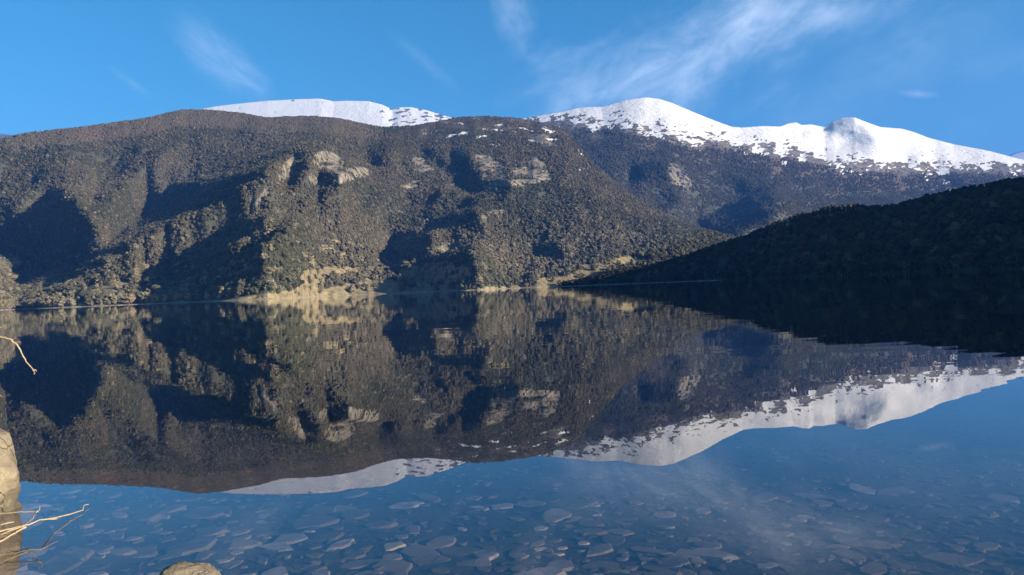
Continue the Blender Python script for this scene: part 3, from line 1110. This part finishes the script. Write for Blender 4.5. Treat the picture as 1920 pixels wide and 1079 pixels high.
# pale trunks along the foot of the shaded hill
kk = np.argsort(-np.where(inview & (vH < 8) & (PH[:, 0] / PH[:, 1] * F > 250), szH / PH[:, 1], 0))
kk = [k for k in kk[:260]][::7][:34]
for i, k in enumerate(kk):
    zn = zone_H(PH[k, 0] / PH[k, 1] * F)
    add_tree('leafless_tree', PH[k] + np.array([1.0, -2.5, -0.5]), szH[k] * 0.85, rr.uniform(0, 6.28), CR_TWIG[i % 3], TRUNKS[i % 3],
             'thin grey leafless tree at the water ' + zn, 'grey leafless trees ' + zn)

# leafless zone under the left snowfield, and far slope woods
dL = bA * (Uf_A < -180) * (1 - sA)
PL, _, ciL = scatter(G_A, dL + 1e-6, 26000, 431, 3, G_A.shape[0] - 5)
pl = bpy.data.objects.new('leafless_tree', None)
proto_l = []
for j in range(2):
    kx = int(np.argmin(np.abs(PL[:, 0] / PL[:, 1] * F - (-420 + 90 * j))))
    _, c = add_tree('leafless_tree', PL[kx], 8, 0, CR_LEAFLESS[j], TRUNKS[j], 'brown leafless tree of the belt under the left snowfield', 'brown trees under the snowfield')
    proto_l.append(c)
bpy.data.objects.remove(pl)
instance_stuff('leafless_forest', PL - [0, 0, 1.5], np.random.default_rng(5).uniform(5, 8.5, len(PL)), proto_l, 'brown leafless forest belt under the left snowfield', 4)

dC = (1 - sC) * (1 - 0.85 * rC) * (0.25 + sstep(fbm(Uf_C / 40, Vf_C / 20, 4, 440), -0.4, 0.2)) * (1 - 0.45 * bC)
slC = curve(snowline_pts, Uf_C.ravel()).reshape(Uf_C.shape)
dC = dC * sstep(Vf_C - slC, 0, -16)
PC, _, _ = scatter(G_C, dC + 1e-9, 90000, 441, 3, G_C.shape[0] - 7)
uC = PC[:, 0] / PC[:, 1] * F
proto_c = []
for j in range(2):
    vC_ = PC[:, 2] / PC[:, 1] * F
    kx = int(np.argmin((uC - (420 + 120 * j)) ** 2 + (vC_ - 150) ** 2))
    _, c = add_tree('evergreen_tree', PC[kx], 14, 0, CR_FAR[j], TRUNKS[j], 'small bluish evergreen tree on the far slope under the snowy peaks', 'small trees on the far slope')
    proto_c.append(c)
instance_stuff('far_forest', PC - [0, 0, 1.0], np.random.default_rng(6).uniform(5.5, 13, len(PC)), proto_c, 'bluish forest on the far slope below the snowline', 5)

# ------------------------------------------------------------------ lake bed, stones, water
def bed_z(x, y):
    yy = y + 0.10 * x * sstep(y, 4, 20)
    z = np.interp(yy, [-30, -5, 0, 2.6, 4.0, 6, 8, 11, 15, 22, 40, 100, 300], [2.2, 0.9, 0.25, -0.02, -0.24, -0.36, -0.50, -0.75, -1.15, -2.2, -4.5, -9, -14])
    z = z + 0.05 * fbm(x / 1.7, y / 1.7, 4, 500) * sstep(y, 0, 3) + 0.018 * fbm(x / 0.35, y / 0.35, 3, 501)
    return z + 0.22 * sstep(x, -2.6, -4.6) * sstep(y, 9, 6)


def nonuni(a, b, n, c, wd):
    t = np.linspace(-1, 1, n)
    s = np.sinh(t * 4) / np.sinh(4)
    return c + np.where(s < 0, s * (c - a), s * (b - c)) * 1.0


bx = np.concatenate([np.linspace(-16000, -40, 14), np.linspace(-30, -8, 25), np.linspace(-7.8, 9, 240), np.linspace(9.3, 40, 30), np.linspace(60, 16000, 14)])
by = np.concatenate([np.linspace(-40, 0, 20), np.linspace(0.3, 12, 220), np.linspace(12.2, 40, 50), np.linspace(44, 400, 20), np.linspace(600, 19000, 12)])
BX, BY = np.meshgrid(bx, by)
bed = make_grid_mesh('lake_bed', np.stack([BX, BY, bed_z(BX, BY)], -1))


def b_bed(t):
    geo = t.node('ShaderNodeNewGeometry').outputs['Position']
    n = t.noise(geo, 1.2, 6, 0.6)
    v = t.node('ShaderNodeTexVoronoi', ins={'Vector': geo, 'Scale': 14.0})
    c = t.mix(t.ss(n, 0.35, 0.7), (0.014, 0.014, 0.013), (0.045, 0.039, 0.031))
    c = t.mix(t.ss(v.outputs['Distance'], 0.1, 0.5, 0.4, 0.0), c, (0.09, 0.08, 0.065))
    return c, t.noise(geo, 25, 4), 0.02


finish(bed, simple('silt', b_bed), 'structure', "stony silt bed of the shallow lake and its near shore", "ground")


def b_stone(c1, c2, c3):
    def f(t):
        oi = t.node('ShaderNodeObjectInfo').outputs['Random']
        geo = t.node('ShaderNodeNewGeometry').outputs['Position']
        n = t.noise(geo, 9, 6, 0.65)
        sp_ = t.noise(geo, 60, 3, 0.6)
        c = t.mix(oi, c1, c2)
        c = t.mix(t.ss(n, 0.4, 0.7, 0, 0.7), c, c3)
        c = t.mix(t.ss(t.noise(geo, 3.5, 5, 0.6), 0.5, 0.68, 0, 0.75), c, (0.04, 0.035, 0.028))
        c = t.mix(t.ss(sp_, 0.55, 0.75, 0, 0.5), c, tuple(k * 0.45 for k in c1))
        return c, t.math('ADD', n, t.math('MULTIPLY', sp_, 0.4)), 0.012
    return f


M_ST = simple('grey_brown_stone', b_stone((0.045, 0.037, 0.028), (0.15, 0.118, 0.082), (0.10, 0.072, 0.045)), 0.8)
M_STP = simple('pale_grey_stone', b_stone((0.17, 0.145, 0.11), (0.25, 0.215, 0.165), (0.13, 0.11, 0.08)), 0.8)
M_STY = simple('tan_stone', b_stone((0.30, 0.22, 0.12), (0.36, 0.27, 0.155), (0.22, 0.16, 0.09)), 0.8)


def slab(name, seed, m, n=13, flat=0.22):
    r = np.random.default_rng(seed)
    bm = bmesh.new()
    e = 0.5 + 0.5 * r.random()
    for i in range(n):
        a = 2 * math.pi * (i + r.uniform(-0.4, 0.4)) / n
        rad = r.uniform(0.68, 1.0)
        x, y = math.cos(a) * rad * 0.5, math.sin(a) * rad * 0.5 * e
        bm.verts.new((x, y, -flat * 0.5))
        ins = r.uniform(0.84, 0.95)
        bm.verts.new((x * ins, y * ins, flat * (0.42 + 0.35 * (x + y) * r.uniform(0.0, 1.0))))
        if i % 2 == 0:
            bm.verts.new((x * 1.03, y * 1.03, flat * 0.1))
    bmesh.ops.convex_hull(bm, input=bm.verts)
    loose = [v for v in bm.verts if not v.link_faces]
    bmesh.ops.delete(bm, geom=loose, context='VERTS')
    me = bpy.data.meshes.new(name)
    bm.to_mesh(me)
    bm.free()
    me.materials.append(m)
    return me


SLABS = [slab('stone', 600 + i, M_ST, 6 + i % 5, 0.07 + 0.035 * (i % 4)) for i in range(12)]
SLABS_P = [slab('stone', 640 + i, M_STP, 7 + i, 0.15) for i in range(4)]
SLABS_Y = [slab('stone', 660 + i, M_STY, 6 + i, 0.16) for i in range(4)]


def on_bed(px, py):
    u, v = uq(px, py)
    y = 5.0
    for _ in range(12):
        z = float(bed_z(np.array([u / F * y]), np.array([y]))[0]) + 0.03
        y = (H - z) / (-v / F)
    return u / F * y, y, z


def add_stone(px, py, wpx, hpx, me, label, group=None, yaw=0.0, thick=None):
    """hpx is the depth the stone shows on the photo; turned into metres along the bed"""
    x, y, z = on_bed(px, py)
    wm = wpx / F * y
    dm = hpx / F * y * y / (H - z)
    o = bpy.data.objects.new('stone', me)
    COL.objects.link(o)
    o.location = (x, y, z - 0.030)
    o.scale = (wm, min(dm, wm * 2.2), thick or min(max(wm, 0.15), 0.35))
    o.rotation_euler = (random.uniform(-0.07, 0.07), random.uniform(-0.07, 0.07), yaw)
    o['label'] = label
    o['category'] = 'stone'
    if group:
        o['group'] = group
    return o


prom = [
    (543, 1007, 78, 36, 'p', 0, "large pale grey angular stone under shallow water right of the rock tip"),
    (578, 991, 30, 9, 'p', 1, "thin pale stone just above the large pale angular stone"),
    (737, 1020, 60, 26, 'y', 0, "tan angular stone with a bright edge left of the bottom centre"),
    (665, 1032, 56, 36, 's', 1, "dull grey stone left of the tan angular stone"),
    (700, 1052, 62, 26, 's', 2, "rounded grey stone below the tan angular stone"),
    (735, 1040, 56, 24, 's', 3, "grey brown stone directly in front of the tan angular stone"),
    (1125, 1056, 92, 44, 's', 4, "large rounded grey slab near the bottom right of centre"),
    (1030, 1068, 90, 22, 'p', 2, "long pale stone at the bottom edge left of the rounded slab"),
    (1093, 1013, 28, 15, 'y', 1, "tan rounded stone at the right of the tan cluster"),
    (1054, 1022, 28, 11, 'y', 2, "small tan oval stone in the middle of the tan cluster"),
    (1013, 1024, 36, 13, 'y', 3, "tan wedge shaped stone left in the tan cluster"),
    (1046, 1034, 32, 10, 'y', 0, "tan rectangular stone at the bottom of the tan cluster"),
    (1090, 1027, 20, 6, 'p', 3, "tiny pale flat stone under the rightmost tan stone"),
    (1040, 1007, 34, 16, 's', 5, "brown grey stone above the tan cluster"),
    (1012, 986, 32, 12, 'p', 0, "pale brown stone above left of the tan cluster"),
    (1067, 981, 34, 16, 's', 0, "grey brown stone above right of the tan cluster"),
    (1118, 961, 24, 5, 'p', 1, "small bright sliver of stone far out in the water"),
    (1150, 1008, 64, 34, 's', 6, "broad dull slab right of the tan cluster"),
    (1215, 1030, 110, 16, 's', 7, "long narrow slab slanting to the lower right"),
    (1230, 1060, 80, 18, 's', 8, "second long slab slanting below the first"),
    (1290, 1068, 40, 18, 's', 9, "brownish stone at the bottom edge right of the slanting slabs"),
    (247, 1005, 40, 18, 'p', 1, "pale rounded stone left of the rock tip"),
    (315, 1005, 44, 17, 's', 10, "pale brown stone above left of the rock tip"),
    (380, 1036, 40, 18, 's', 11, "grey pointed stone just right of the rock tip"),
    (418, 1046, 36, 9, 'p', 2, "small pale oval stone right of the rock tip"),
    (320, 1037, 50, 16, 's', 0, "grey stone behind the rock tip"),
    (490, 975, 34, 14, 'p', 3, "small pale stone above the large pale angular stone"),
    (415, 962, 40, 10, 'p', 0, "pale flat stone farther out right of the branches"),
    (370, 948, 46, 10, 's', 3, "dull flat stone farthest out above the rock tip"),
    (560, 1060, 130, 24, 's', 4, "wide brownish slab at the bottom below the large pale stone"),
    (180, 1072, 60, 14, 'p', 2, "pale slab at the bottom edge left of the rock tip"),
    (290, 1070, 40, 8, 'p', 3, "pale thin stone touching the left side of the rock tip"),
    (460, 1073, 50, 10, 'p', 1, "pale stone at the bottom edge right of the rock tip"),
    (1570, 1020, 60, 22, 's', 5, "brownish slab under the cloud reflection at right"),
    (1440, 1055, 60, 16, 'p', 0, "pale stone at the bottom right under the blue reflection"),
    (860, 1030, 120, 18, 's', 7, "long dark slab in the middle bottom"),
    (980, 1050, 90, 16, 's', 8, "grey layered slab left of the rounded slab"),
    (905, 1050, 40, 30, 's', 9, "upright angular stone at the bottom centre"),
]
placed = []
for px, py, wp, hp_, kd, j, lb in prom:
    me = {'p': SLABS_P, 'y': SLABS_Y, 's': SLABS}[kd][j % (4 if kd != 's' else 12)]
    yaw = -0.5 if 'slanting' in lb else random.uniform(-0.25, 0.25)
    add_stone(px, py, wp, hp_, me, lb, None, yaw)
    placed.append((px, py, wp * 0.5))

tries = 0
cnt = 0
while cnt < 250 and tries < 9000:
    tries += 1
    px = random.uniform(-10, 1925)
    py = 905 + 174 * random.random() ** 0.8 + 10
    f = (py - 890) / 190.0
    if px > 1350 and random.random() < 0.45:
        continue
    wp = random.choice([random.uniform(18, 40), random.uniform(45, 95), random.uniform(80, 170)]) * (0.5 + 0.6 * f)
    if any(abs(px - a) < (wp * 0.25 + c * 0.4) and abs(py - b) < wp * 0.10 for a, b, c in placed):
        continue
    placed.append((px, py, wp * 0.45))
    pale = random.random() < 0.10
    me = random.choice(SLABS_P if pale else SLABS)
    size = 'small' if wp < 32 else ('middling' if wp < 62 else 'broad')
    tone = 'pale' if pale else 'dull brown grey'
    zn = ('by the left boulder' if px < 300 else 'right of the rock tip' if px < 700 else
          'at bottom centre' if px < 1000 else 'around the tan cluster' if px < 1300 else 'in the right shallows')
    lb = '%s %s flat stone under water %s' % (size, tone, zn)
    add_stone(px, py, wp, wp * random.uniform(0.22, 0.42) * (0.6 + 0.5 * f), me, lb, '%s %s stones %s' % (size, tone, zn), random.uniform(-1.5, 1.5))
    cnt += 1

# small rubble between the stones: nobody could count it
rb = random.Random(9)
rv, rf = [], []
peb = [[(rb.uniform(-.5, .5), rb.uniform(-.5, .5)) for _ in range(1)] for _ in range(1)]
for i in range(4200):
    yy = 2.2 + 10.5 * rb.random() ** 1.3
    xx = rb.uniform(-0.75 * yy - 0.5, 0.75 * yy + 0.5)
    s = rb.uniform(0.015, 0.085)
    zz = float(np.interp(0, [0], [0]))
    rv.append((xx, yy, s, rb.uniform(0, 6.28), rb.uniform(0.5, 1.0)))
ar = np.array(rv)
zs = bed_z(ar[:, 0], ar[:, 1])
V, Fc = [], []
tmpl = []
for k in range(5):
    bm = bmesh.new()
    for i in range(12):
        a = rb.uniform(0, 6.28); r_ = rb.uniform(.6, 1)
        bm.verts.new((math.cos(a) * r_, math.sin(a) * r_ * .8, rb.choice((-.2, .25, .3))))
    bmesh.ops.convex_hull(bm, input=bm.verts)
    bmesh.ops.delete(bm, geom=[v for v in bm.verts if not v.link_faces], context='VERTS')
    bm.verts.index_update()
    bm.verts.ensure_lookup_table()
    tmpl.append((np.array([v.co[:] for v in bm.verts]), [[v.index for v in f.verts] for f in bm.faces]))
    bm.free()
for i, (x, y, s, a, e) in enumerate(ar):
    tv, tf = tmpl[i % 5]
    c, sn_ = math.cos(a), math.sin(a)
    o = len(V)
    for p in tv:
        V.append((x + s * (p[0] * c - p[1] * sn_ * e), y + s * (p[0] * sn_ + p[1] * c * e), zs[i] + s * p[2] * 0.7))
    Fc += [tuple(o + q for q in f) for f in tf]
rub = bpy.data.objects.new('gravel', mesh_from('gravel', V, Fc, M_ST))
COL.objects.link(rub)
rub['kind'] = 'stuff'
rub['label'] = 'small rubble strewn over the shallow lake bed'

# water surface: mirror plus clear view down, by the angle of sight
me = mesh_from('lake', [(x, y, z) for z in (0, -15) for x, y in ((-15500, -26), (15500, -26), (15500, 18800), (-15500, 18800))],
               [(0, 1, 2, 3), (7, 6, 5, 4), (0, 4, 5, 1), (1, 5, 6, 2), (2, 6, 7, 3), (3, 7, 4, 0)])
lake = bpy.data.objects.new('lake', me)
COL.objects.link(lake)
mw, t, out = mat('water')
geo = t.node('ShaderNodeNewGeometry').outputs['Position']
sepd = t.node('ShaderNodeSeparateXYZ', ins={0: geo})
near = t.ss(sepd.outputs[1], 5, 11, 0.3, 1.0)
r1 = t.noise(t.mapping(geo, scale=(0.45, 1.5, 1)), 1.3, 3, 0.5, color=True)
r2 = t.noise(t.mapping(geo, (13, 5, 0), scale=(0.5, 1.0, 1)), 0.12, 2, 0.5, color=True)
patch = t.ss(t.noise(t.mapping(geo, scale=(0.4, 1, 1)), 0.05, 3, 0.5), 0.42, 0.65, 0.35, 1.0)
sub = t.node('ShaderNodeVectorMath', operation='SUBTRACT', ins={0: r1, 1: (0.5, 0.5, 0.5)})
s1 = t.node('ShaderNodeVectorMath', operation='SCALE', ins={0: sub.outputs[0]})
t.set(s1.inputs['Scale'], t.math('MULTIPLY', t.math('MULTIPLY', near, patch), 0.020))
sub2 = t.node('ShaderNodeVectorMath', operation='SUBTRACT', ins={0: r2, 1: (0.5, 0.5, 0.5)})
s2 = t.node('ShaderNodeVectorMath', operation='SCALE', ins={0: sub2.outputs[0], 'Scale': 0.003})
ad = t.node('ShaderNodeVectorMath', operation='ADD', ins={0: s1.outputs[0], 1: s2.outputs[0]})
fl = t.node('ShaderNodeVectorMath', operation='MULTIPLY', ins={0: ad.outputs[0], 1: (1, 1, 0)})
nv = t.node('ShaderNodeVectorMath', operation='ADD', ins={0: fl.outputs[0], 1: (0, 0, 1)})
nn = t.node('ShaderNodeVectorMath', operation='NORMALIZE', ins={0: nv.outputs[0]})
gl = t.node('ShaderNodeBsdfGlossy', ins={'Color': (1, 1, 1, 1), 'Roughness': 0.0, 'Normal': nn.outputs[0]})
tr = t.node('ShaderNodeBsdfTransparent', ins={'Color': (0.93, 0.90, 1.0, 1)})
inc = t.node('ShaderNodeNewGeometry')
dt = t.node('ShaderNodeVectorMath', operation='DOT_PRODUCT', ins={0: inc.outputs['Incoming'], 1: (0, 0, 1)})
cs = t.math('ABSOLUTE', dt.outputs['Value'])
fr_ = t.math('ADD', 0.03, t.math('MULTIPLY', 0.97, t.math('POWER', t.math('SUBTRACT', 1.0, cs, clamp=True), 4.35)))
mx = t.node('ShaderNodeMixShader', ins={0: fr_, 1: tr.outputs[0], 2: gl.outputs[0]})
t.l.new(mx.outputs[0], out.inputs['Surface'])
va = t.node('ShaderNodeVolumeAbsorption', ins={'Color': (0.66, 0.66, 0.60, 1), 'Density': 0.5})
t.l.new(va.outputs[0], out.inputs['Volume'])
finish(lake, mw, 'structure', "still clear lake mirroring the mountains and sky", "water")


# ------------------------------------------------------------------ near rocks and branches
def b_boulder(t):
    geo = t.node('ShaderNodeNewGeometry').outputs['Position']
    n = t.noise(geo, 5, 6, 0.65)
    n2 = t.noise(geo, 45, 4, 0.6)
    v = t.node('ShaderNodeTexVoronoi', feature='DISTANCE_TO_EDGE', ins={'Scale': 3.2})
    wv = t.node('ShaderNodeVectorMath', operation='ADD', ins={0: geo, 1: t.node('ShaderNodeVectorMath', operation='SCALE', ins={0: t.noise(geo, 4, 5, 0.6, color=True), 'Scale': 0.35}).outputs[0]})
    t.l.new(wv.outputs[0], v.inputs['Vector'])
    crack = t.ss(t.math('ADD', v.outputs['Distance'], t.math('MULTIPLY', t.noise(geo, 7, 3), 0.06)), 0.025, 0.045)
    c = t.mix(t.ss(n, 0.3, 0.7), (0.085, 0.072, 0.052), (0.20, 0.165, 0.115))
    c = t.mix(t.ss(n2, 0.5, 0.72, 0, 0.6), c, (0.09, 0.075, 0.055))
    c = t.mix(t.math('SUBTRACT', 1.0, crack), c, (0.07, 0.055, 0.04))
    zz = t.node('ShaderNodeSeparateXYZ', ins={0: geo}).outputs[2]
    c = t.mix(t.ss(t.math('ADD', zz, t.math('MULTIPLY', n, 0.1)), 0.05, 0.14, 0.75, 0.0), c, (0.05, 0.042, 0.03))
    hgt = t.math('ADD', t.math('MULTIPLY', crack, 0.8), t.math('ADD', t.math('MULTIPLY', n, 0.7), t.math('MULTIPLY', n2, 0.18)))
    return c, hgt, 0.08


M_BOUL = simple('lichen_grey_rock', b_boulder, 0.85)


def rock_mesh(name, seed, dims, cuts, sub=5, amp=0.1):
    r = np.random.default_rng(seed)
    V, Fc = ico(sub)
    cuts = list(cuts) + [(*r.standard_normal(3), r.uniform(0.72, 0.9)) for _ in range(16)]
    for (nx, ny, nz, d) in cuts:
        n = np.array([nx, ny, nz], float); n /= np.linalg.norm(n)
        dd = V @ n
        over = np.maximum(dd - d, 0)
        V = V - over[:, None] * n * 0.93
    rad = fbm(V[:, 0] * 1.7 + seed, V[:, 1] * 1.7 + V[:, 2] * 1.3, 5, seed)
    rad2 = fbm(V[:, 2] * 5 + seed, V[:, 0] * 5 - V[:, 1] * 4, 5, seed + 3, 0.6, True)
    V = V * (1 + amp * rad + amp * 0.42 * rad2)[:, None] * np.array(dims)
    return mesh_from(name, V, Fc, M_BOUL, True)


def add_rock(name, px, py, dist, me, label, rot=(0, 0, 0)):
    u, v = uq(px, py)
    o = bpy.data.objects.new(name, me)
    COL.objects.link(o)
    o.location = (u / F * dist, dist, H + v / F * dist)
    o.rotation_euler = rot
    o['label'] = label
    o['category'] = 'rock'
    return o


add_rock('boulder', -103, 903, 5.95, rock_mesh('boulder', 3, (0.60, 0.55, 0.46), [(0.75, -0.3, 1, 0.80), (0.5, -1, 0.4, 0.72), (1, -0.3, 0.55, 0.72), (1, -0.2, -0.25, 0.80), (0.2, -1, 0.1, 0.7), (0.3, -0.2, 1, 0.86), (0.4, -0.6, -1, 0.72)], amp=0.10),
         "tall pale cracked boulder cut off by the left edge above the water")
add_rock('boulder', -97, 985, 6.0, rock_mesh('boulder', 8, (0.58, 0.60, 0.27), [(1, -0.2, 0.3, 0.86), (0.1, -1, 0.3, 0.75), (0, 0, 1, 0.8)], amp=0.12),
         "low boulder standing in the water under the tall one at the left edge")
add_rock('rock', 338, 1122, 4.1, rock_mesh('rock', 14, (0.22, 0.28, 0.165), [(0.8, -0.5, 0.6, 0.72), (-0.8, -0.4, 0.5, 0.7)], amp=0.14),
         "small dark and tan rock tip breaking the surface at the bottom edge")


def P3(px, py, d):
    u, v = uq(px, py)
    return Vector((u / F * d, d, H + v / F * d))


M_TWIG = simple('dry_wood', lambda t: (t.mix(t.noise(t.node('ShaderNodeNewGeometry').outputs['Position'], 40, 4), (0.16, 0.12, 0.075), (0.42, 0.33, 0.21)),
                                       t.noise(t.node('ShaderNodeNewGeometry').outputs['Position'], 90, 3), 0.002), 0.7)


def branch(label, main, r0, sides):
    """main: (px, py, dist) list; sides: twigs of their own as child parts"""
    V, Fc = [], []
    pts = [P3(*p) for p in main]
    # round the polyline and give it small natural kinks
    fine = []
    for i in range(len(pts) - 1):
        for k in range(4):
            q = pts[i].lerp(pts[i + 1], k / 4)
            if k:
                q = q + Vector((random.uniform(-1, 1), 0, random.uniform(-1, 1))) * 0.0022
            fine.append(q)
    fine.append(pts[-1])
    n = len(fine)
    tube(fine, [r0 * 0.72 * (1 - 0.62 * i / (n - 1)) * random.uniform(0.88, 1.14) for i in range(n)], 7, V, Fc)
    o = bpy.data.objects.new('branch', mesh_from('branch', V, Fc, M_TWIG, True))
    COL.objects.link(o)
    o['label'] = label
    o['category'] = 'branch'
    for sp_, rs in sides:
        V, Fc = [], []
        q = [P3(*p) for p in sp_]
        tube(q, [rs * (1 - 0.5 * i / (len(q) - 1)) for i in range(len(q))], 5, V, Fc)
        c = bpy.data.objects.new('twig', mesh_from('twig', V, Fc, M_TWIG, True))
        COL.objects.link(c)
        c.parent = o
    return o


branch("thin dry branch arching in from the left edge over the dark reflection",
       [(-260, 700, 2.6), (-160, 660, 2.6), (-60, 636, 2.6), (0, 632, 2.6), (18, 636, 2.6), (32, 647, 2.6), (42, 666, 2.6), (52, 682, 2.6), (65, 699, 2.6)], 0.0062,
       [([(62, 695, 2.6), (67, 694, 2.6), (69, 697, 2.6)], 0.0028), ([(65, 698, 2.6), (64, 702, 2.6)], 0.003)])
branch("tip of a dry branch just showing at the left edge below the arched one",
       [(-260, 640, 2.7), (-100, 690, 2.7), (-20, 728, 2.7), (5, 745, 2.7)], 0.005, [([(-6, 612, 2.7), (1, 615, 2.7), (8, 617, 2.7)], 0.002)])
branch("dry forked branch reaching right across the boulder foot, uppermost of three",
       [(-160, 985, 5.2), (-60, 968, 5.3), (0, 964, 5.3), (40, 960, 5.3), (72, 961, 5.3)], 0.012,
       [([(68, 961, 5.3), (74, 956, 5.3), (75, 948, 5.3)], 0.005), ([(66, 962, 5.3), (62, 972, 5.3), (50, 982, 5.3), (42, 990, 5.3)], 0.0045)])
branch("dry forked branch reaching farthest right over the water, middle of three",
       [(-160, 1010, 5.0), (-60, 1002, 5.1), (0, 997, 5.2), (28, 990, 5.25), (55, 984, 5.3), (75, 975, 5.35), (108, 973, 5.45)], 0.012,
       [([(75, 975, 5.35), (100, 972, 5.55), (130, 965, 5.74), (155, 957, 5.88), (157, 948, 5.98), (166, 946, 6.04)], 0.006),
        ([(50, 985, 5.3), (20, 995, 5.2), (0, 1003, 5.1)], 0.006), ([(0, 985, 5.2), (15, 981, 5.25), (26, 979, 5.3)], 0.006)])
branch("dry branch running down to the left beside the boulder, lowest of three",
       [(48, 989, 5.25), (28, 1000, 5.15), (0, 1016, 5.0), (-60, 1040, 4.8), (-160, 1060, 4.65)], 0.010,
       [([(30, 999, 5.15), (12, 1000, 5.15), (-10, 1006, 5.1)], 0.005)])

# gravel shore line across the lake and the low pale strip before the hill
shv, shf = [], []


def strip(name, pts, width, hgt, m, label, cat='beach'):
    V, Fc = [], []
    for i, (x, y) in enumerate(pts):
        V += [(x, y - width * 0.5, -0.5), (x, y - width * 0.2, hgt * 0.7), (x, y + width * 0.3, hgt), (x, y + width * 0.9, hgt * 0.6 - 1.0)]
    for i in range(len(pts) - 1):
        for k in range(3):
            a = i * 4 + k
            Fc.append((a, a + 4, a + 5, a + 1))
    o = bpy.data.objects.new(name, mesh_from(name, V, Fc, m, False))
    COL.objects.link(o)
    o['kind'] = 'structure'; o['label'] = label; o['category'] = cat
    return o


def b_shingle(t):
    geo = t.node('ShaderNodeNewGeometry').outputs['Position']
    n = t.noise(geo, 0.25, 5, 0.7)
    return t.mix(t.ss(n, 0.35, 0.65), (0.10, 0.09, 0.075), (0.26, 0.24, 0.20)), t.noise(geo, 1.5, 3), 0.4


M_SH = simple('shingle', b_shingle)
pts = []
for i in range(0, len(U_A), 3):
    if U_A[i] > 220:
        break
    x, y = G_A[2, i, 0], G_A[2, i, 1]
    hg = 0
    pts.append((x * 0.995, y * 0.995))
strip('shore', pts, 9, 0.8, M_SH, "narrow pale gravel beach along the foot of the mountainside", 'beach')
u0, _ = uq(1085, 533); u1, _ = uq(1352, 525)
bar = [(u / F * d, d) for u, d in zip(np.linspace(u0 - 30, u1, 30), np.linspace(1040, 800, 30))]
strip('waterline_strip', bar, 5, 0.45, M_SH, "thin pale strip just above the water before the shaded hill", 'beach')

# ------------------------------------------------------------------ haze
hz = mesh_from('haze', [(x, y, z) for x in (-15000, 15000) for y in (-300, 18500) for z in (-16, 2900)],
               [(0, 1, 3, 2), (4, 6, 7, 5), (0, 4, 5, 1), (2, 3, 7, 6), (0, 2, 6, 4), (1, 5, 7, 3)])
ho = bpy.data.objects.new('haze', hz)
COL.objects.link(ho)
mh, t, out = mat('haze')
pv = t.node('ShaderNodeVolumePrincipled', ins={'Color': (0.08, 0.30, 1.0, 1), 'Density': 4.8e-5, 'Anisotropy': 0.0})
t.l.new(pv.outputs[0], out.inputs['Volume'])
hz.materials.append(mh)
ho['kind'] = 'stuff'
ho['label'] = 'thin blue haze over the valley'
ONES = 'zeroth first second third fourth fifth sixth seventh eighth ninth tenth eleventh twelfth thirteenth fourteenth fifteenth sixteenth seventeenth eighteenth nineteenth'.split()
TENS = {2: ('twenty', 'twentieth'), 3: ('thirty', 'thirtieth'), 4: ('forty', 'fortieth'), 5: ('fifty', 'fiftieth'), 6: ('sixty', 'sixtieth'), 7: ('seventy', 'seventieth')}


def ordinal(n):
    if n < 20:
        return ONES[n]
    return TENS[n // 10][1] if n % 10 == 0 else TENS[n // 10][0] + '-' + ONES[n % 10]


groups = {}
for o in COL.objects:
    if 'group' in o.keys():
        groups.setdefault(o['group'], []).append(o)
for g, obs in groups.items():
    if 1 < len(obs) < 80:
        obs.sort(key=lambda o: o.location.x / o.location.y)
        for i, o in enumerate(obs):
            o['label'] = '%s from the left of the %s' % (ordinal(i + 1) if i else 'leftmost', g) if i else 'leftmost of the ' + g
print('script built', len(bpy.data.objects))
